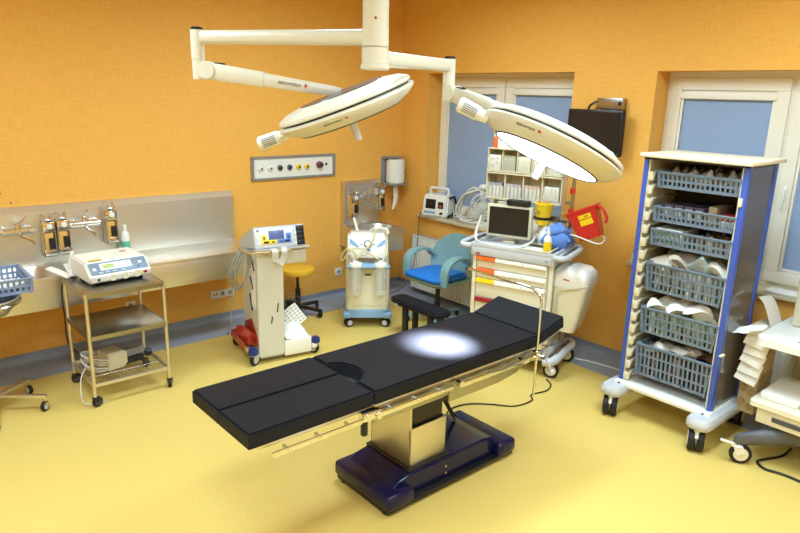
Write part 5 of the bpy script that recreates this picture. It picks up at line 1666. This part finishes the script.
MB().bar((-.89, -4.15, .125), (-.93, -4.08, .14), .02, .012, .004).build('brake_pedal', WHITE, T, world=True)
caster(T, -.5 + .53, -5.03 + 4.62, .056, .03, 200, .18, hub=CREAM, yoke=WHITE)
caster(T, -.2 + .53, -4.3 + 4.62, .056, .03, 200, .13, hub=CREAM, yoke=WHITE)
caster(T, -.2 + .53, -4.95 + 4.62, .056, .03, 200, .13, hub=CREAM, yoke=WHITE)
# machine housing on the worktop
T = thing('anaesthesia_machine', 'tall beige machine housing standing on the white worktop at the right edge', 'medical device', (-.30, -4.45, .798), -3)
MB().bx(-.17, -.40, 0, .15, .245, .72, .015, 3).build('housing', BEIGE, T)
MB().bx(-.15, .24, .27, .12, .25, .34, .006).build('grey_badge', MGREY, T)
MB().box((-.172, .17, .31), (.006, .06, .05), .004).build('grey_badge', MGREY, T)
# papers on the lower tray
solo(MB().bx(-.74, -4.40, .401, -.42, -4.19, .44, .006), 'paper_stack', PAPER, 'stack of white paper on the lower tray of the right trolley', 'paper')
T = thing('torch', 'black and yellow pen torch lying on the lower tray at right edge', 'torch', (-.68, -4.50, .415))
MB().bar((-.08, .03, 0), (.02, .0, .0), .022, .02, .005).build('body', BLACK, T)
MB().bar((.02, .0, .0), (.04, -.006, .0), .024, .022, .004).build('collar', YELP, T)
MB().bx(.04, -.06, -.012, .14, .05, .03, .006).build('head', BLACK, T)
solo(MB().tube([(-.25, -4.5, .39), (-.3, -4.47, .5), (-.34, -4.47, .6), (-.34, -4.5, .7)], .008, 8), 'tray_cable', BLACK, 'black cable rising behind the lower tray of the right trolley', 'cable')
solo(MB().tube([(-.46, -4.33, .02), (-.58, -4.32, .008), (-.70, -4.27, .008), (-.77, -4.25, .008), (-.82, -4.31, .008), (-.80, -4.4, .008), (-.80, -4.5, .008), (-.82, -4.7, .008)], .008, 8, 6), 'floor_cable', BLACK, 'black cable looping over the floor under the right trolley', 'cable')
T = thing('mains_plug', 'white mains plug lying on the floor under the right trolley', 'plug', (-.55, -4.46, 0), 20)
MB().bx(-.06, -.04, 0, .06, .04, .05, .008).build('plug_body', WHITE, T)
MB().bx(-.062, -.02, .02, -.03, .03, .062, .004).build('plug_insert', BLACK, T)
# vial holder with round wells between the cabinet and the trolley
T = thing('vial_rack', 'beige plastic rack with round wells between blue cabinet and right trolley', 'rack', (-.47, -4.055, .19))
MB().bx(-.09, -.055, 0, .13, .055, .58, .008).build('rack_body', mat('tan_plastic', '#c9b387', .35, var=.05), T)
for r_ in range(6):
    for c_ in range(2):
        y = -.027 + .054 * c_
        z = .05 + .095 * r_ + .02 * c_
        MB().lathe([(.016, 0), (.024, 0), (.024, .006), (.016, .003)], (-.09, y, z), 18, rot=Matrix.Rotation(-PI / 2, 3, 'Y')).build('round_well', mat('tan_well', '#a8895c', .3), T)
for k in range(3):
    for c_ in range(4):
        MB().lathe([(.016, 0), (.022, 0), (.022, .005), (.016, .002)], (-.06 + .05 * c_, -.055, .08 + .17 * k), 16, rot=Matrix.Rotation(PI / 2, 3, 'X')).build('side_well', mat('tan_well', '#a8895c'), T)
# fanned envelopes hanging from the rack
for k, (y, z, a) in enumerate(((-4.08, .70, 10), (-4.085, .645, 4), (-4.075, .58, 14), (-4.07, .515, 8), (-4.06, .46, 12))):
    solo(MB().box((0, 0, 0), (.007, .13, .085), .002, rot=Matrix.Rotation(R_(a), 3, 'X') @ Matrix.Rotation(R_(24), 3, 'Y')), 'envelope', PAPER, ('white envelope, topmost of the fanned stack on the vial rack', 'white envelope, second from top of the fanned stack', 'white envelope, third of the fanned stack on the vial rack', 'white envelope, fourth of the fanned stack on the vial rack', 'white envelope, lowest of the fanned stack on the vial rack')[k], 'envelope', None, (-.62, y, z))
solo(MB().pillow((-.60, -4.02, .755), (.2, .16, .03), .6, 77, Matrix.Rotation(R_(-15), 3, 'X')), 'paper_wad', PAPER, 'loose white papers on top of the vial rack', 'paper')
fo = MB()
lo = []
for i in range(9):
    f = i / 8
    lo.append([(-.52 + .02 * f, -4.12 + .12 * f + .05 * math.sin(f * 2.4) * 0, .74 + .2 * math.sin(f * PI / 2)), (-.42 + .02 * f, -4.15 + .12 * f, .74 + .2 * math.sin(f * PI / 2)), (-.418 + .02 * f, -4.154 + .12 * f, .742 + .2 * math.sin(f * PI / 2)), (-.518 + .02 * f, -4.124 + .12 * f, .742 + .2 * math.sin(f * PI / 2))])
fo.loft(lo)
solo(fo, 'card_folder', PAPERG, 'curved grey card sheet standing up behind the envelopes on the vial rack', 'folder', smooth=60)
# paper on the right sill
solo(MB().box((.02, -3.98, .872), (.13, .20, .014), .003), 'paper_stack', PAPER, 'white paper block lying on the right windowsill', 'paper')
